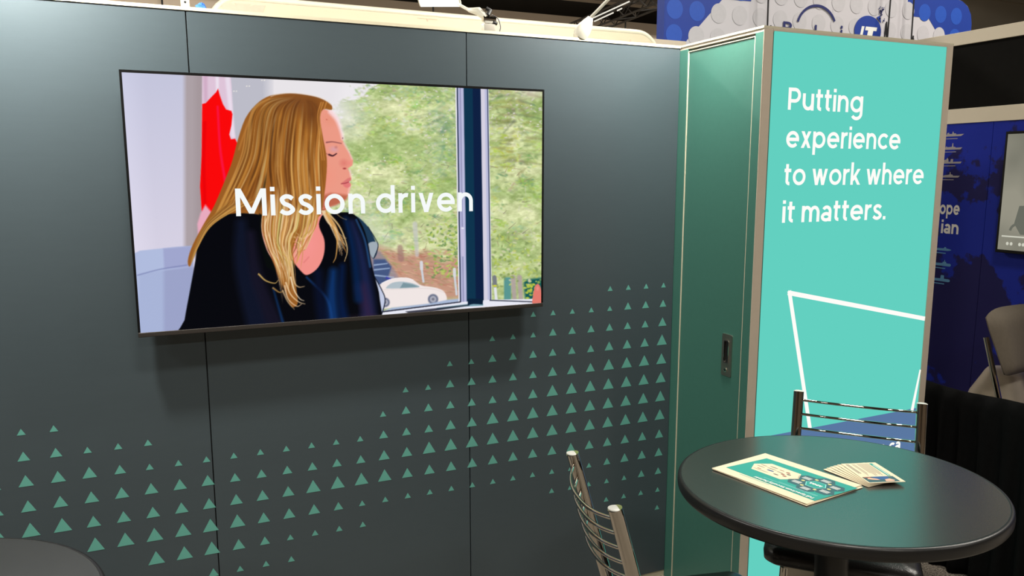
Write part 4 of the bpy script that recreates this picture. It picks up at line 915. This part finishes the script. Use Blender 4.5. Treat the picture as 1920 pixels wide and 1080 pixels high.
ships = [[(0, .3), (.02, .0), (.86, .0), (1, .42), (.6, .36), (.56, .6), (.46, .6), (.44, .95), (.40, .95), (.38, .5), (.22, .5), (.2, .8), (.12, .7), (.1, .4)],
         [(0, .35), (.04, .0), (.9, .0), (1, .4), (.66, .36), (.6, .55), (.52, .55), (.5, 1.3), (.46, 1.3), (.44, .55), (.2, .5), (.14, .7), (.08, .35)],
         [(0, .0), (.94, .0), (1, .38), (.54, .34), (.54, .9), (.42, .9), (.4, .36), (.3, .36), (.28, .9), (.22, 1.2), (.18, .85), (.05, .7), (.0, .4)],
         [(0, .4), (.02, .0), (.9, .0), (1, .36), (.64, .36), (.58, .6), (.5, .62), (.48, 1.1), (.45, 1.1), (.44, .6), (.3, .5), (.2, .5), (.12, .38)]]
for k, (sh, z, y) in enumerate(zip(ships, (2.105, 2.025, 1.940, 1.855), (.545, .548, .545, .548))):
    MB().prism([(a*.125, b*.030) for a, b in sh], lambda u, v, d: (d, y-u, z+v), 4.9992, 4.9998).build('ship_print', M['print'], nw)
    MB().prism([(.01, -.016), (.085, -.016), (.085, -.012), (.01, -.012)], lambda u, v, d: (d, y-u, z+v), 4.9992, 4.9998).build('caption_print', M['print'], nw)
rnd = [(.92, 0), (.965, .04), (.99, .12), (1, .22), (.99, .32), (.965, .40), (.92, .44)]
subs = [[(0, 0), (.8, .02), (.93, .10), (1, .2), (.92, .30), (.8, .36), (.72, .38), (.68, .58), (.62, .60), (.56, .38), (0, .36)], [(0, 0)]+rnd+[(.74, .44), (.72, .66), (.66, .68), (.65, .95), (.62, .95), (.61, .68), (.54, .64), (.52, .44), (0, .40)], [(0, 0)]+rnd+[(.66, .44), (.65, .92), (.62, .98), (.50, .98), (.47, .92), (.46, .44), (0, .40)]]
for k, (z, y) in enumerate(((1.400, .560), (1.305, .555), (1.207, .553))):
    MB().prism([(a*.122, b*.040) for a, b in subs[k]], lambda u, v, d: (d, y-u, z+v), 4.9992, 4.9998).build('ship_print', M['printb'], nw)
    MB().prism([(.01, -.018), (.085, -.018), (.085, -.012), (.01, -.012)], lambda u, v, d: (d, y-u, z+v), 4.9992, 4.9998).build('caption_print', M['printb'], nw)
# monitor on that wall
mo = empty('wall_monitor', (4.96, -.42, 1.43)); tag(mo, 'wall monitor with pale grey picture on the blue booth wall', 'monitor')
def ml(x, y, z): return (x-4.96, y+.42, z-1.43)
MB().box(ml(4.935, -.98, 1.43), ml(5.0, .118, 2.115)).build('casing', M['bezel'], mo, bevel=.003)
def monglow():
    m = bpy.data.materials.new('grey_picture'); m.use_nodes = True; nt = m.node_tree; nt.nodes.clear(); N = nt.nodes
    tc = N.new('ShaderNodeTexCoord'); ns = N.new('ShaderNodeTexNoise'); ns.inputs['Scale'].default_value = 2.6; nt.links.new(tc.outputs['Object'], ns.inputs[0]); cr = N.new('ShaderNodeValToRGB')
    cr.color_ramp.elements[0].color = (*lin((112, 112, 100)), 1); cr.color_ramp.elements[1].color = (*lin((150, 147, 132)), 1); cr.color_ramp.elements[0].position = .35; cr.color_ramp.elements[1].position = .65
    nt.links.new(ns.outputs['Fac'], cr.inputs[0]); e = N.new('ShaderNodeEmission'); nt.links.new(cr.outputs[0], e.inputs[0]); o = N.new('ShaderNodeOutputMaterial'); nt.links.new(e.outputs[0], o.inputs[0]); return m
ms = MB().box(ml(4.9335, -.965, 1.448), ml(4.935, .103, 2.10)).build('screen', monglow(), mo)
gl = glow('monitor_marks', lin((205, 205, 190)), 1.); gd = glow('monitor_grey_shape', lin((104, 106, 96)), 1.)
MB().box(ml(4.9325, -.9, 1.522), ml(4.9333, .085, 1.530)).build('progress_line', gl, ms)
MB().prism([(.02, 1.60), (.0, 1.70), (-.3, 1.72), (-.3, 1.54), (-.02, 1.54)], lambda y, z, d: ml(d, y, z), 4.9326, 4.9334).build('grey_shape', gd, ms)
for y in (.048, .026, -.022, -.042, -.062, -.10): MB().prism([(y+.008*math.cos(a), 1.485+.010*math.sin(a)) for a in [k*math.pi/4 for k in range(8)]], lambda y, z, d: ml(d, y, z), 4.9322, 4.9333).build('icon', gl, ms)
v_, f_ = ribbon(_arc(.0, 1.552, .04, .045, 10, 190, 12), .014); MB().add([ml(4.9323, a, b) for a, b in v_], f_).build('icon', gd, ms)
# grey chair and cream table in that booth
gc = empty('upholstered_chair', (4.51, -.42, 0), math.radians(-86)); tag(gc, 'grey upholstered chair with chrome posts beyond the black drape', 'chair')
V = []; F = []; n = 14; bw = .235
for j in range(n+1):
    for i in range(n+1):
        u, v = -1+2*i/n, j/n; cx = .035*(1-u*u); r = 1.0
        uu = u*.27*(.91+.09*min(1, v*1.25)); zz = .885+.325*v-.035*abs(u)**4*v+.02*abs(u)**4*(1-v)
        V.append((-cx-.10*(v), uu, zz))
N2 = len(V)
for j in range(n+1):
    for i in range(n+1):
        x, y, z = V[j*(n+1)+i]; u = -1+2*i/n; v = j/n; th = .055*(1-abs(u)**8)*(1-abs(2*v-1)**8)+.006; V.append((x+th, y, z))
for j in range(n):
    for i in range(n):
        a = j*(n+1)+i; F.append((a, a+1, a+n+2, a+n+1)); b2 = a+N2; F.append((b2, b2+n+1, b2+n+2, b2+1))
for i in range(n):
    for a, b2 in ((i, i+1), ((n+1)*n+i+1, (n+1)*n+i), ((i+1)*(n+1), i*(n+1)), (i*(n+1)+n, (i+1)*(n+1)+n)): F.append((a, a+N2, b2+N2, b2)[::-1])
MB().add(V, F).build('backrest', M['fabric'], gc, smooth=True, angle=70)
for s in (1, -1):
    MB().tube([(-.125, s*.205, 1.065), (-.02, s*.205, .72), (.03, s*.215, .45), (-.04, s*.225, 0)], .0135, 16).build('post', M['chrome'], gc, smooth=True, angle=50); MB().tube([(.40, s*.21, .45), (.43, s*.225, 0)], .0125, 12).build('leg', M['chrome'], gc, smooth=True, angle=50)
MB().prism(rrect(0, -.22, .43, .22, .05), lambda u, v, d: (u, v, d), .45, .52).build('seat', M['fabric'], gc, bevel=.015)
nt_ = empty('covered_stand', (4.79, -.12, 0)); tag(nt_, 'cream cloth-covered stand behind the grey upholstered chair', 'stand')
MB().lathe([(.200, 0), (.200, .58), (.178, .66), (.130, .75), (.112, .785), (.100, .80), (.0001, .802)], seg=48).build('cloth_cover', M['tablewhite'], nt_, smooth=True, angle=60)
# side drape on a low rail
dr = empty('side_drape', (3.9, -.85, 0)); tag(dr, 'black pleated side drape on a low rail right of the table', 'drape')
MB().tube([(.012, -.75, .862), (.012, .62, .862)], .014, 12).build('rail', M['drape'], dr)
V = []; F = []; n, m_ = 150, 14; rd = random.Random(5); ph = [rd.uniform(0, 6) for _ in range(4)]
for j in range(m_+1):
    v = j/m_
    for i in range(n+1):
        y = -.75+1.37*i/n; a = .022*v**.6+.004; sag = .010*math.sin(y*9+1)
        V.append((-.018+a*(math.sin(y*62+ph[0])+.5*math.sin(y*31+ph[1]+v)) if j else -.004, y, .89+(sag if j == 0 else sag*(1-v))-v*.888))
for j in range(m_):
    for i in range(n): a = j*(n+1)+i; F.append((a, a+1, a+n+2, a+n+1))
so = MB().add(V, F).build('cloth', M['drape'], dr, smooth=True); sd_ = so.modifiers.new('cloth_thickness', 'SOLIDIFY'); sd_.thickness = .004
for y in (-.74, .61): MB().tube([(.03, y, 0), (.03, y, .88)], .018, 12).build('upright', M['truss'], dr)
